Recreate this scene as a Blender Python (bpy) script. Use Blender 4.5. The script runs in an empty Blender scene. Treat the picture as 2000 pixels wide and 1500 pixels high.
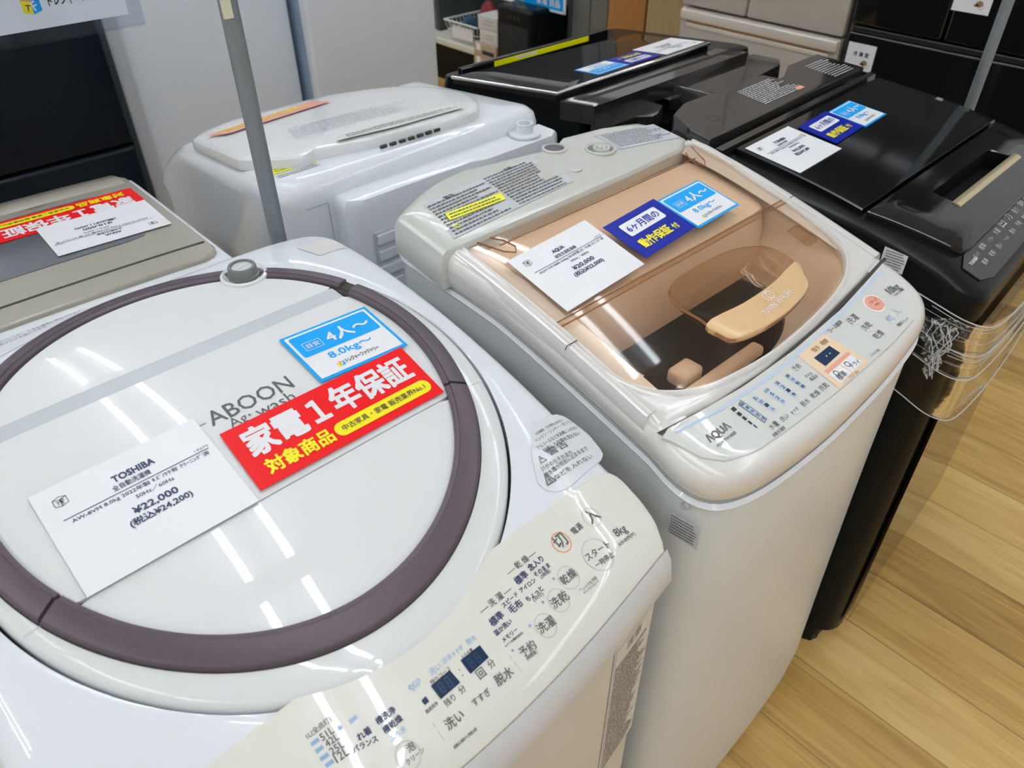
import bpy, math, random
from mathutils import Vector, Matrix
random.seed(7)
scene = bpy.context.scene
COL = scene.collection

# ------------------------------------------------------------------ camera
PITCH, YAW, ROLL = math.radians(38.6), math.radians(42.7), math.radians(-0.2)
cam_data = bpy.data.cameras.new('camera')
cam = bpy.data.objects.new('camera', cam_data)
COL.objects.link(cam)
_fw = Vector((math.sin(YAW)*math.cos(PITCH), math.cos(YAW)*math.cos(PITCH), -math.sin(PITCH)))
_rt = Vector((math.cos(YAW), -math.sin(YAW), 0))
_up = _rt.cross(_fw)
_r2 = _rt*math.cos(ROLL)+_up*math.sin(ROLL)
_u2 = -_rt*math.sin(ROLL)+_up*math.cos(ROLL)
M = Matrix((( _r2.x, _u2.x, -_fw.x, 0), (_r2.y, _u2.y, -_fw.y, 0), (_r2.z, _u2.z, -_fw.z, 1.5), (0, 0, 0, 1)))
cam.matrix_world = M
cam_data.sensor_width = 36.0
cam_data.lens = 27.0
cam_data.clip_start = 0.02
cam_data.dof.use_dof = True
cam_data.dof.focus_distance = 0.95
cam_data.dof.aperture_fstop = 9.0
scene.camera = cam

# ------------------------------------------------------------------ world, exposure
world = bpy.data.worlds.new('world'); scene.world = world
world.use_nodes = True
bg = world.node_tree.nodes['Background']
bg.inputs[0].default_value = (0.9, 0.95, 1.0, 1); bg.inputs[1].default_value = 0.3
scene.view_settings.view_transform = 'Standard'
scene.view_settings.look = 'None'
scene.view_settings.gamma = 1.0
scene.view_settings.use_curve_mapping = False
scene.view_settings.exposure = -0.5
TUBE_STRENGTH = 26.0
CEIL = 3.3

# ------------------------------------------------------------------ materials
def mat(name, color, rough=0.4, metal=0.0, coat=0.0, coat_rough=0.05, spec=0.5, emit=None, alpha=None):
    m = bpy.data.materials.new(name); m.use_nodes = True
    b = m.node_tree.nodes['Principled BSDF']
    b.inputs['Base Color'].default_value = (*color, 1)
    b.inputs['Roughness'].default_value = rough
    b.inputs['Metallic'].default_value = metal
    b.inputs['Coat Weight'].default_value = coat
    b.inputs['Coat Roughness'].default_value = coat_rough
    b.inputs['Specular IOR Level'].default_value = spec
    if emit:
        b.inputs['Emission Color'].default_value = (*emit[0], 1)
        b.inputs['Emission Strength'].default_value = emit[1]
    return m

def noise_tint(m, scale=60.0, amount=0.06, stretch=(1, 1, 1)):
    """slight procedural colour and roughness variation on a material"""
    nt = m.node_tree; b = nt.nodes['Principled BSDF']
    c = b.inputs['Base Color'].default_value[:]
    tc = nt.nodes.new('ShaderNodeTexCoord'); mp = nt.nodes.new('ShaderNodeMapping')
    mp.inputs['Scale'].default_value = stretch
    n = nt.nodes.new('ShaderNodeTexNoise'); n.inputs['Scale'].default_value = scale; n.inputs['Detail'].default_value = 4
    mx = nt.nodes.new('ShaderNodeMix'); mx.data_type = 'RGBA'
    mx.inputs['A'].default_value = tuple(max(0, v*(1-amount)) for v in c[:3])+(1,)
    mx.inputs['B'].default_value = tuple(min(1, v*(1+amount)) for v in c[:3])+(1,)
    nt.links.new(tc.outputs['Object'], mp.inputs['Vector']); nt.links.new(mp.outputs[0], n.inputs['Vector'])
    nt.links.new(n.outputs[0], mx.inputs['Factor']); nt.links.new(mx.outputs['Result'], b.inputs['Base Color'])
    return m

def glass(name, tint, gloss_rough=0.03, haze=None, ior=1.45):
    m = bpy.data.materials.new(name); m.use_nodes = True
    nt = m.node_tree; nt.nodes.clear()
    o = nt.nodes.new('ShaderNodeOutputMaterial'); tr = nt.nodes.new('ShaderNodeBsdfTransparent')
    gl = nt.nodes.new('ShaderNodeBsdfGlossy'); fr = nt.nodes.new('ShaderNodeFresnel'); mx = nt.nodes.new('ShaderNodeMixShader')
    tr.inputs[0].default_value = (*tint, 1); gl.inputs['Roughness'].default_value = gloss_rough
    fr.inputs['IOR'].default_value = ior
    ge = nt.nodes.new('ShaderNodeNewGeometry'); sb = nt.nodes.new('ShaderNodeMath'); sb.operation = 'SUBTRACT'; sb.inputs[0].default_value = 1.0
    mu = nt.nodes.new('ShaderNodeMath'); mu.operation = 'MULTIPLY'      # a thin sheet mirrors on its outer face only
    nt.links.new(ge.outputs['Backfacing'], sb.inputs[1]); nt.links.new(sb.outputs[0], mu.inputs[0]); nt.links.new(fr.outputs[0], mu.inputs[1])
    nt.links.new(mu.outputs[0], mx.inputs[0]); nt.links.new(gl.outputs[0], mx.inputs[2])
    if haze:
        df = nt.nodes.new('ShaderNodeBsdfDiffuse'); df.inputs[0].default_value = (*haze[0], 1)
        m2 = nt.nodes.new('ShaderNodeMixShader'); m2.inputs[0].default_value = haze[1]
        nt.links.new(tr.outputs[0], m2.inputs[1]); nt.links.new(df.outputs[0], m2.inputs[2])
        nt.links.new(m2.outputs[0], mx.inputs[1])
    else:
        nt.links.new(tr.outputs[0], mx.inputs[1])
    nt.links.new(mx.outputs[0], o.inputs[0])
    return m

WHITE = noise_tint(mat('white_plastic', (.77, .80, .835), .35, coat=.8, spec=.2, coat_rough=.02), 8, .015)
LIDWHITE = noise_tint(mat('lid_white', (.76, .775, .775), .4, coat=.8, coat_rough=.012, spec=.15), 8, .01)
SHEET = noise_tint(mat('painted_sheet', (.70, .70, .68), .28, coat=.3), 5, .02)
SIDE = noise_tint(mat('painted_side', (.70, .735, .745), .35, coat=.35, coat_rough=.08), 5, .015)
RECESS = mat('recess_black', (.003, .003, .003), .6, spec=.1)
CRUMPLE = glass('crumpled_film', (.9, .9, .9), .1, haze=((.85, .87, .89), .42), ior=1.3)
GAP = mat('gap_dark', (.04, .035, .03), .6)
CREAM = noise_tint(mat('cream_panel', (.76, .755, .68), .35, coat=.7, coat_rough=.012, spec=.15), 6, .01)
BAND = mat('grey_band', (.66, .68, .70), .3)
MAROON = noise_tint(mat('maroon_trim', (.105, .078, .098), .38, metal=.25), 900, .25)
STEP = mat('step_grey', (.55, .58, .61), .4)
GREYCAP = noise_tint(mat('warm_grey_cap', (.54, .545, .50), .25, coat=.35), 8, .015)
PEARL = noise_tint(mat('pearl_rail', (.74, .71, .68), .25, metal=.12, coat=.5), 300, .04)
CHAMP = noise_tint(mat('champagne_lip', (.77, .745, .71), .27, metal=.1, coat=.4), 300, .04)
PANELGREY = mat('panel_greenish_white', (.66, .67, .63), .35, coat=.8, coat_rough=.015, spec=.15)
AMBER = glass('amber_lid', (.91, .80, .695))
AMBERDK = glass('amber_thick', (.86, .74, .61), .04)
AMBEREDGE = mat('amber_edge', (.25, .10, .035), .2)
GOLD = noise_tint(mat('gold_plate', (.70, .46, .23), .3, metal=.1, coat=.3), 400, .05)
TUBBEIGE = mat('tub_beige', (.86, .73, .61), .35)
TUBGREY = mat('tub_grey', (.58, .52, .46), .35)
STEEL = noise_tint(mat('drum_steel', (.55, .53, .50), .3, metal=.9), 40, .08)
BLACKGL = mat('black_gloss', (.005, .0055, .006), .06, coat=.1, coat_rough=.015, spec=.42)
BLACKSAT = noise_tint(mat('black_satin', (.005, .0065, .007), .22, spec=.14), 40, .2)
BLACKBR = mat('black_brown', (.022, .019, .017), .1, coat=.3, coat_rough=.02)
DKGREY = mat('dark_grey_gloss', (.022, .022, .024), .14, spec=.45)
BRASS = noise_tint(mat('brass_bar', (.58, .49, .30), .3, metal=.6), 300, .08)
TAUPE = noise_tint(mat('taupe_lid', (.42, .385, .315), .25, metal=.25, coat=.4), 300, .04)
TAUPEDK = mat('taupe_window', (.12, .125, .14), .12, coat=.5)
NAVY = noise_tint(mat('navy_door', (.004, .008, .015), .3, spec=.25), 30, .15)
NAVYEDGE = mat('navy_edge', (.022, .045, .058), .35)
FRIDGEW = noise_tint(mat('fridge_white', (.80, .86, .945), .4), 6, .02)
FRIDGEG = noise_tint(mat('fridge_grey_white', (.76, .80, .86), .4), 6, .02)
FRIDGESHADE = mat('fridge_shaded_edge', (.30, .40, .53), .35)  # cabinet side: its shade is put into the colour as blue-grey
SILVER = mat('silver_strip', (.55, .58, .62), .3, metal=.1)
BEIGE = noise_tint(mat('beige_door', (.47, .42, .37), .3, coat=.2), 10, .02)
BEIGELT = mat('beige_handle', (.72, .67, .60), .25, metal=.2, coat=.3)
BLACKDOOR = noise_tint(mat('black_door', (.007, .0075, .008), .1, coat=.4), 20, .2)
POLE = noise_tint(mat('grey_pole', (.22, .245, .265), .4, metal=.35), 60, .08)
CHROME = mat('chrome', (.75, .77, .8), .12, metal=1.0)
CLEAR = glass('clear_acrylic', (.93, .95, .97), .02)
PAPER = mat('card_white', (.86, .865, .89), .38)
CARDRED = mat('card_red', (.84, .003, .006), .4, spec=.25)
CARDYEL = mat('card_yellow', (.90, .78, .0), .35)
CARDBLUE = mat('card_blue', (.0, .36, .86), .4, spec=.25)
CARDNAVY = mat('card_navy', (.0, .014, .32), .35, spec=.2)
INK = mat('ink', (.02, .02, .04), .5)
INKGREY = mat('ink_grey', (.10, .10, .11), .5)
INKNAVY = mat('ink_navy', (.03, .045, .12), .5)
INKBLUE = mat('ink_blue', (.33, .47, .68), .5)
INKFAINT = mat('ink_faint', (.33, .34, .38), .5)
DOTBLUE = mat('dot_blue', (.25, .40, .58), .4)
LINEGREY = mat('line_grey', (.50, .50, .47), .4)
ORANGE = mat('orange_print', (.85, .28, .10), .4)
PEACH = mat('peach_print', (.80, .60, .40), .4)
LTBLUE = mat('light_blue_print', (.50, .62, .78), .4)
DISPLAY = mat('display_glass', (.010, .032, .085), .12)
DISPSEG = mat('display_segment', (.018, .055, .115), .3)
LABELGREY = mat('label_silver', (.50, .51, .54), .35)
LABELWHITE = mat('label_white', (.70, .72, .75), .3, coat=.3)
YELLOW = mat('warning_yellow', (.85, .83, .0), .4)
SALMON = mat('salmon_print', (.78, .34, .25), .4)
BROWN = mat('brown_print', (.36, .20, .09), .5)
TEXTW = mat('text_white', (.82, .82, .84), .4)
CARDBOARD = noise_tint(mat('cardboard', (.46, .35, .24), .7), 30, .08)
SHELFM = mat('shelf_cream', (.66, .65, .55), .4)
WOODO = noise_tint(mat('orange_wood', (.38, .17, .045), .4), 14, .25, (4, 4, .4))
WOODT = noise_tint(mat('tan_wood', (.38, .27, .14), .45), 14, .2, (4, 4, .4))
CABGREY = mat('cabinet_grey', (.135, .14, .128), .4)
KNOB = mat('grey_knob', (.16, .17, .165), .25, coat=.3)
WIREW = mat('wire_white', (.75, .75, .75), .35)
CLOTHN = noise_tint(mat('cloth_navy', (.012, .03, .06), .9), 60, .5)
CLOTHT = noise_tint(mat('cloth_teal', (.03, .10, .16), .9), 60, .4)
CLOTHR = noise_tint(mat('cloth_red', (.25, .03, .04), .9), 60, .4)

def crumple_noise(m):
    nt = m.node_tree; mixes = [n for n in nt.nodes if n.type == 'MIX_SHADER' and not n.inputs[0].is_linked]
    tc = nt.nodes.new('ShaderNodeTexCoord'); n = nt.nodes.new('ShaderNodeTexNoise'); r = nt.nodes.new('ShaderNodeValToRGB')
    n.inputs['Scale'].default_value = 70; n.inputs['Detail'].default_value = 6; n.inputs['Distortion'].default_value = 2.5
    r.color_ramp.elements[0].position = .5; r.color_ramp.elements[0].color = (.03, .03, .03, 1)
    r.color_ramp.elements[1].position = .72; r.color_ramp.elements[1].color = (.75, .75, .75, 1)
    nt.links.new(tc.outputs['Object'], n.inputs['Vector']); nt.links.new(n.outputs[0], r.inputs[0]); nt.links.new(r.outputs[0], mixes[0].inputs[0])
crumple_noise(CRUMPLE)

def floor_material():
    m = bpy.data.materials.new('oak_planks'); m.use_nodes = True
    nt = m.node_tree; N = nt.nodes; L = nt.links; b = N['Principled BSDF']
    tc = N.new('ShaderNodeTexCoord'); sp = N.new('ShaderNodeSeparateXYZ'); L.new(tc.outputs['Object'], sp.inputs[0])
    def math_(op, a, b_=None, c=None):
        n = N.new('ShaderNodeMath'); n.operation = op
        for i, v in enumerate((a, b_, c)):
            if v is None: continue
            if isinstance(v, (int, float)): n.inputs[i].default_value = v
            else: L.new(v, n.inputs[i])
        return n.outputs[0]
    u = math_('DIVIDE', math_('SUBTRACT', sp.outputs[0], 0.016), 0.1655)
    iu = math_('FLOOR', u); fu = math_('FRACT', u)
    wn = N.new('ShaderNodeTexWhiteNoise'); wn.noise_dimensions = '1D'; L.new(iu, wn.inputs['W'])
    v = math_('ADD', math_('DIVIDE', sp.outputs[1], 1.1), math_('MULTIPLY', wn.outputs['Value'], 7.0))
    iv = math_('FLOOR', v); fv = math_('FRACT', v)
    wn2 = N.new('ShaderNodeTexWhiteNoise'); wn2.noise_dimensions = '2D'
    cb = N.new('ShaderNodeCombineXYZ'); L.new(iu, cb.inputs[0]); L.new(iv, cb.inputs[1]); L.new(cb.outputs[0], wn2.inputs['Vector'])
    # grain, stretched along the planks and shifted plank by plank
    cg = N.new('ShaderNodeCombineXYZ')
    L.new(math_('MULTIPLY', sp.outputs[0], 22.0), cg.inputs[0])
    L.new(math_('ADD', math_('MULTIPLY', sp.outputs[1], 1.6), math_('MULTIPLY', wn2.outputs['Value'], 40.0)), cg.inputs[1])
    L.new(math_('MULTIPLY', wn2.outputs['Value'], 17.0), cg.inputs[2])
    g1 = N.new('ShaderNodeTexNoise'); g1.inputs['Scale'].default_value = 1.2; g1.inputs['Detail'].default_value = 8; g1.inputs['Roughness'].default_value = .62; g1.inputs['Distortion'].default_value = .8
    L.new(cg.outputs[0], g1.inputs['Vector'])
    cg2 = N.new('ShaderNodeCombineXYZ')
    L.new(math_('MULTIPLY', sp.outputs[0], 160.0), cg2.inputs[0]); L.new(math_('MULTIPLY', sp.outputs[1], 5.0), cg2.inputs[1]); L.new(wn2.outputs['Value'], cg2.inputs[2])
    g2 = N.new('ShaderNodeTexNoise'); g2.inputs['Scale'].default_value = 1.0; g2.inputs['Detail'].default_value = 4
    L.new(cg2.outputs[0], g2.inputs['Vector'])
    cr = N.new('ShaderNodeValToRGB')
    e = cr.color_ramp.elements
    e[0].position = .25; e[0].color = (.33, .175, .035, 1)
    e[1].position = .72; e[1].color = (.76, .50, .18, 1)
    x = cr.color_ramp.elements.new(.48); x.color = (.58, .345, .09, 1)
    val = math_('ADD', math_('ADD', math_('MULTIPLY', g1.outputs[0], .75), math_('MULTIPLY', g2.outputs[0], .22)), math_('MULTIPLY', math_('SUBTRACT', wn2.outputs['Value'], .5), .34))
    L.new(val, cr.inputs[0])
    seam = math_('MAXIMUM', math_('LESS_THAN', fu, .016), math_('LESS_THAN', fv, .003))
    mx = N.new('ShaderNodeMix'); mx.data_type = 'RGBA'
    mx.inputs['B'].default_value = (.16, .085, .03, 1)
    L.new(math_('MULTIPLY', seam, .7), mx.inputs['Factor']); L.new(cr.outputs[0], mx.inputs['A'])
    L.new(mx.outputs['Result'], b.inputs['Base Color'])
    b.inputs['Roughness'].default_value = .42
    bp = N.new('ShaderNodeBump'); bp.inputs['Strength'].default_value = .15; bp.inputs['Distance'].default_value = .002
    L.new(val, bp.inputs['Height']); L.new(bp.outputs[0], b.inputs['Normal'])
    return m

def ceiling_material():
    m = bpy.data.materials.new('ceiling_tiles'); m.use_nodes = True
    nt = m.node_tree; b = nt.nodes['Principled BSDF']
    br = nt.nodes.new('ShaderNodeTexBrick'); tc = nt.nodes.new('ShaderNodeTexCoord')
    br.offset = 0.0; br.inputs['Scale'].default_value = 1.0
    br.inputs['Brick Width'].default_value = .6; br.inputs['Row Height'].default_value = .6; br.inputs['Mortar Size'].default_value = .006
    br.inputs['Color1'].default_value = (.74, .75, .76, 1); br.inputs['Color2'].default_value = (.70, .71, .73, 1); br.inputs['Mortar'].default_value = (.45, .46, .48, 1)
    nt.links.new(tc.outputs['Object'], br.inputs['Vector']); nt.links.new(br.outputs[0], b.inputs['Base Color'])
    b.inputs['Roughness'].default_value = .9
    return m

# ------------------------------------------------------------------ mesh helpers
OFF = {}
class MB:
    """collects faces with several materials and links them as ONE mesh object"""
    def __init__(self): self.v = []; self.f = []; self.m = []; self.s = []; self.mats = []
    def mi(self, m):
        if m not in self.mats: self.mats.append(m)
        return self.mats.index(m)
    def add(self, verts, faces, m, smooth=False):
        o = len(self.v); k = self.mi(m)
        self.v += [tuple(p) for p in verts]
        for f in faces:
            self.f.append([o+i for i in f]); self.m.append(k); self.s.append(smooth)
        return self
    def loft(self, loops, m, cap0=False, cap1=False, smooth=True, closed=True):
        n = len(loops[0]); vs = [p for l in loops for p in l]; fs = []
        for a in range(len(loops)-1):
            for i in range(n if closed else n-1):
                j = (i+1) % n
                fs.append((a*n+i, a*n+j, (a+1)*n+j, (a+1)*n+i))
        if cap0: fs.append(tuple(reversed(range(n))))
        if cap1: fs.append(tuple(range((len(loops)-1)*n, len(loops)*n)))
        return self.add(vs, fs, m, smooth)
    def box(self, x0, x1, y0, y1, z0, z1, m, b=0.0):
        if b <= 0:
            v = [(x, y, z) for z in (z0, z1) for y in (y0, y1) for x in (x0, x1)]
            return self.add(v, [(0, 2, 3, 1), (4, 5, 7, 6), (0, 1, 5, 4), (2, 6, 7, 3), (0, 4, 6, 2), (1, 3, 7, 5)], m)
        def lp(i, z, n=4):
            r = max(b-i, 1e-4); pts = []
            for cx, cy, a0 in ((x1-b, y1-b, 0), (x0+b, y1-b, 90), (x0+b, y0+b, 180), (x1-b, y0+b, 270)):
                for k in range(n+1):
                    a = math.radians(a0+90*k/n); pts.append((cx+r*math.cos(a), cy+r*math.sin(a), z))
            return pts
        loops = []
        for k in range(5):
            a = math.pi/2*k/4; loops.append(lp(b*(1-math.sin(a)), z0+b*(1-math.cos(a))))
        for k in range(5):
            a = math.pi/2*k/4; loops.append(lp(b*(1-math.cos(a)), z1-b*(1-math.sin(a))))
        return self.loft(loops, m, True, True)
    def tube(self, pts, r, m, n=8, caps=True):
        pts = [Vector(p) for p in pts]; loops = []; up0 = None
        for i, p in enumerate(pts):
            d = (pts[min(i+1, len(pts)-1)]-pts[max(i-1, 0)]).normalized()
            if up0 is None:
                up0 = d.orthogonal().normalized()
            u = (up0-d*up0.dot(d)).normalized(); up0 = u; w = d.cross(u)
            rr = r[i] if isinstance(r, (list, tuple)) else r
            loops.append([tuple(p+(u*math.cos(2*math.pi*k/n)+w*math.sin(2*math.pi*k/n))*rr) for k in range(n)])
        return self.loft(loops, m, caps, caps)
    def lathe(self, c, prof, m, n=32, axis='z'):
        loops = []
        for r, h in prof:
            l = []
            for k in range(n):
                a = 2*math.pi*k/n
                l.append((c[0]+r*math.cos(a), c[1]+r*math.sin(a), c[2]+h))
            loops.append(l)
        return self.loft(loops, m, False, True)
    def build(self, name, parent=None):
        me = bpy.data.meshes.new(name)
        root = parent
        while root and root.parent: root = root.parent
        off = OFF.get(root.name, Vector((0, 0, 0))) if root else Vector((0, 0, 0))
        o = bpy.data.objects.new(name, me)
        if parent is None and self.v:      # a one-mesh thing gets its own origin at its base
            xs = [p[0] for p in self.v]; ys = [p[1] for p in self.v]; zs = [p[2] for p in self.v]
            off = Vector(((min(xs)+max(xs))/2, (min(ys)+max(ys))/2, min(zs)))
            o.location = off
        me.from_pydata([(p[0]-off.x, p[1]-off.y, p[2]-off.z) for p in self.v], [], self.f)
        for m in self.mats: me.materials.append(m)
        me.polygons.foreach_set('material_index', self.m)
        me.polygons.foreach_set('use_smooth', self.s)
        me.update()
        me.set_sharp_from_angle(angle=math.radians(38))
        COL.objects.link(o)
        if parent:
            o.parent = parent
        return o

def thing(name, loc, label, cat, group=None, local=False, rotz=0):
    o = bpy.data.objects.new(name, None); COL.objects.link(o)
    o.location = loc; o.rotation_euler = (0, 0, rotz); o.empty_display_size = .1
    o['label'] = label; o['category'] = cat
    if group: o['group'] = group
    OFF[o.name] = Vector((0, 0, 0)) if local else Vector(loc)
    if len(loc) == 3 and local: OFF[o.name] = Vector((0, 0, 0))
    return o
def tag(o, label, cat, group=None):
    o['label'] = label; o['category'] = cat
    if group: o['group'] = group
    return o
def structure(mb, name):
    o = mb.build(name); o['kind'] = 'structure'; return o

def smooth_poly(pts, n=8):
    """closed Catmull-Rom through the points"""
    out = []; k = len(pts)
    for i in range(k):
        p0, p1, p2, p3 = (pts[(i+d) % k] for d in (-1, 0, 1, 2))
        for t in range(n):
            t /= n; a = []
            for c in (0, 1):
                a.append(.5*(2*p1[c]+(p2[c]-p0[c])*t+(2*p0[c]-5*p1[c]+4*p2[c]-p3[c])*t*t+(3*p1[c]-p0[c]-3*p2[c]+p3[c])*t**3))
            out.append(tuple(a))
    return out
def by_angle(poly, c, n=144):
    """resample a star-shaped outline at n equal angles about c"""
    out = []
    k = len(poly)
    for i in range(n):
        a = 2*math.pi*i/n; dx, dy = math.cos(a), math.sin(a); best = None
        for j in range(k):
            x1, y1 = poly[j][0]-c[0], poly[j][1]-c[1]; x2, y2 = poly[(j+1) % k][0]-c[0], poly[(j+1) % k][1]-c[1]
            ex, ey = x2-x1, y2-y1
            den = dx*ey-dy*ex
            if abs(den) < 1e-12: continue
            t = (x1*ey-y1*ex)/den; s = (x1*dy-y1*dx)/den
            if t > 0 and -1e-6 <= s <= 1+1e-6 and (best is None or t > best): best = t
        if best is None: best = 0.01
        out.append((c[0]+dx*best, c[1]+dy*best))
    return out
def centroid(p): return (sum(q[0] for q in p)/len(p), sum(q[1] for q in p)/len(p))
def ell(c, rx, ry, n=144): return [(c[0]+rx*math.cos(2*math.pi*i/n), c[1]+ry*math.sin(2*math.pi*i/n)) for i in range(n)]
def lerp(a, b, t): return [(p[0]+(q[0]-p[0])*t, p[1]+(q[1]-p[1])*t) for p, q in zip(a, b)]
def scale(p, c, s): return [(c[0]+(q[0]-c[0])*s, c[1]+(q[1]-c[1])*s) for q in p]
def inset(p, d):
    """move a counter-clockwise closed outline inwards by d"""
    out = []; k = len(p)
    for i in range(k):
        ax, ay = p[i-1]; bx, by = p[(i+1) % k]; tx, ty = bx-ax, by-ay; l = math.hypot(tx, ty) or 1
        out.append((p[i][0]-ty/l*d, p[i][1]+tx/l*d))
    return out
def on(p, f, off=0.0): return [(q[0], q[1], f(q[0], q[1])+off) for q in p]
def ccw(p):
    a = sum(p[i-1][0]*p[i][1]-p[i][0]*p[i-1][1] for i in range(len(p)))
    return p if a > 0 else p[::-1]
def patch(mb, poly, f, off, m, rings=6, th=0.0, c=None, n=96, dome=0.0):
    """a plate that follows the surface f, with a skirt of height th"""
    poly = ccw(poly)
    c = c or centroid(poly); p = by_angle(poly, c, n)
    loops = []
    if th: mb.loft([on(p, f, off-th), on(p, f, off)], m, smooth=False)
    for k in range(rings+1):
        s = 1-k/rings*.985
        loops.append(on(scale(p, c, s), f, off+dome*(1-s*s)))
    return mb.loft(loops, m, False, True)
def rr(x0, x1, y0, y1, r, n=6):
    pts = []
    for cx, cy, a0 in ((x1-r, y1-r, 0), (x0+r, y1-r, 90), (x0+r, y0+r, 180), (x1-r, y0+r, 270)):
        for k in range(n+1):
            a = math.radians(a0+90*k/n); pts.append((cx+r*math.cos(a), cy+r*math.sin(a)))
    return pts
def front_bulge(p, yf, yb, cx, hw, amt):
    """push an outline's front edge forward in the middle"""
    out = []
    for x, y in p:
        t = max(0, (yb-y)/(yb-yf)); out.append((x, y-amt*(1-((x-cx)/hw)**2)*t**3))
    return out

# ------------------------------------------------------------------ lettering
_tc = {}
def glyphs(s, bold=0.0):
    k = (s, bold)
    if k not in _tc:
        c = bpy.data.curves.new('t', 'FONT'); c.body = s; c.resolution_u = 2; c.fill_mode = 'FRONT'; c.offset = bold
        o = bpy.data.objects.new('t', c); COL.objects.link(o)
        dg = bpy.context.evaluated_depsgraph_get()
        me = bpy.data.meshes.new_from_object(o.evaluated_get(dg))
        v = [(q.co.x, q.co.y) for q in me.vertices]; f = [tuple(q.vertices) for q in me.polygons]
        bpy.data.objects.remove(o); bpy.data.curves.remove(c); bpy.data.meshes.remove(me)
        x0 = min(q[0] for q in v); x1 = max(q[0] for q in v); y0 = min(q[1] for q in v); y1 = max(q[1] for q in v)
        _tc[k] = ([(a-x0, b-y0) for a, b in v], f, x1-x0, y1-y0)
    return _tc[k]
def text(mb, s, p0, p1, m, fmap, bold=0.0, hs=1.0, h=None):
    """letters whose baseline runs p0 -> p1 in plan, laid on fmap(x, y)"""
    v, f, w, hh = glyphs(s)
    ux, uy = p1[0]-p0[0], p1[1]-p0[1]; L = math.hypot(ux, uy); k = L/w; ux /= L; uy /= L
    ky = k*hs if h is None else h/hh
    sh = [(0, 0)] if bold < .002 else [(-bold, 0), (bold, 0), (0, bold), (0, -bold)] if bold < .02 else [(bold*i/2, bold*j/2) for i in (-2, 0, 2) for j in (-2, 0, 2)]
    o = Vector(fmap(*p0)); e_ = .002
    nn = (Vector(fmap(p0[0]+e_, p0[1]))-o).cross(Vector(fmap(p0[0], p0[1]+e_))-o).normalized()
    for q, (da, db) in enumerate(sh):      # heavier strokes: copies a hair apart
        t = nn*(q*1.5e-5)
        mb.add([Vector(fmap(p0[0]+ux*(a+da)*k-uy*(b+db)*ky, p0[1]+uy*(a+da)*k+ux*(b+db)*ky))+t for a, b in v], f, m)
    return mb
def flatpoly(mb, p, m, fmap):
    p = ccw(p); return mb.add([fmap(*q) for q in p], [tuple(range(len(p)))], m)
def bar(mb, a, b, w, m, fmap):
    dx, dy = b[0]-a[0], b[1]-a[1]; l = math.hypot(dx, dy); nx, ny = -dy/l*w/2, dx/l*w/2
    return flatpoly(mb, [(a[0]-nx, a[1]-ny), (b[0]-nx, b[1]-ny), (b[0]+nx, b[1]+ny), (a[0]+nx, a[1]+ny)], m, fmap)
def ring(mb, c, r0, r1, m, fmap, n=28, ry=1.0):
    vs = []
    for i in range(n):
        a = 2*math.pi*i/n
        for r in (r0, r1): vs.append(fmap(c[0]+r*math.cos(a), c[1]+r*ry*math.sin(a)))
    return mb.add(vs, [(2*i, 2*i+1, (2*i+3) % (2*n), (2*i+2) % (2*n)) for i in range(n)], m)
def lines_of_print(mb, p00, p10, p01, rows, m, fmap, fill=.5, seed=1, rag=.3):
    """rows of tiny unreadable print inside a parallelogram"""
    r = random.Random(seed)
    e = Vector((p10[0]-p00[0], p10[1]-p00[1])); g = Vector((p01[0]-p00[0], p01[1]-p00[1]))
    for k in range(rows):
        t = (k+.5)/rows; end = 1-r.random()*rag; s = 0.02
        hh = fill/rows/2
        while s < end:
            w = r.uniform(.02, .07)
            q = [Vector(p00)+e*a+g*b for a, b in ((s, t-hh), (min(s+w, end), t-hh), (min(s+w, end), t+hh), (s, t+hh))]
            flatpoly(mb, [(v.x, v.y) for v in q], m, fmap); s += w+r.uniform(.008, .02)
    return mb

# ------------------------------------------------------------------ the setting
XW0, XW1, YW0, YW1 = -2.8, 4.6, -5.0, 6.0
FLOORM = floor_material()
structure(MB().box(XW0-.1, XW1+.1, YW0-.1, YW1+.1, -.08, 0, FLOORM), 'floor')
WALLM = noise_tint(mat('wall_paint', (.88, .89, .90), .8), 4, .02)
structure(MB().box(XW0-.1, XW1+.1, YW0-.1, YW1+.1, CEIL, CEIL+.08, ceiling_material()), 'ceiling')
structure(MB().box(XW0-.1, XW0, YW0-.1, YW1+.1, 0, CEIL, WALLM), 'wall_left')
structure(MB().box(XW1, XW1+.1, YW0-.1, YW1+.1, 0, CEIL, WALLM), 'wall_right')
structure(MB().box(XW0, XW1, YW1, YW1+.1, 0, CEIL, WALLM), 'wall_back')
structure(MB().box(XW0, XW1, YW0-.1, YW0, 0, CEIL, WALLM), 'wall_front')

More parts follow.
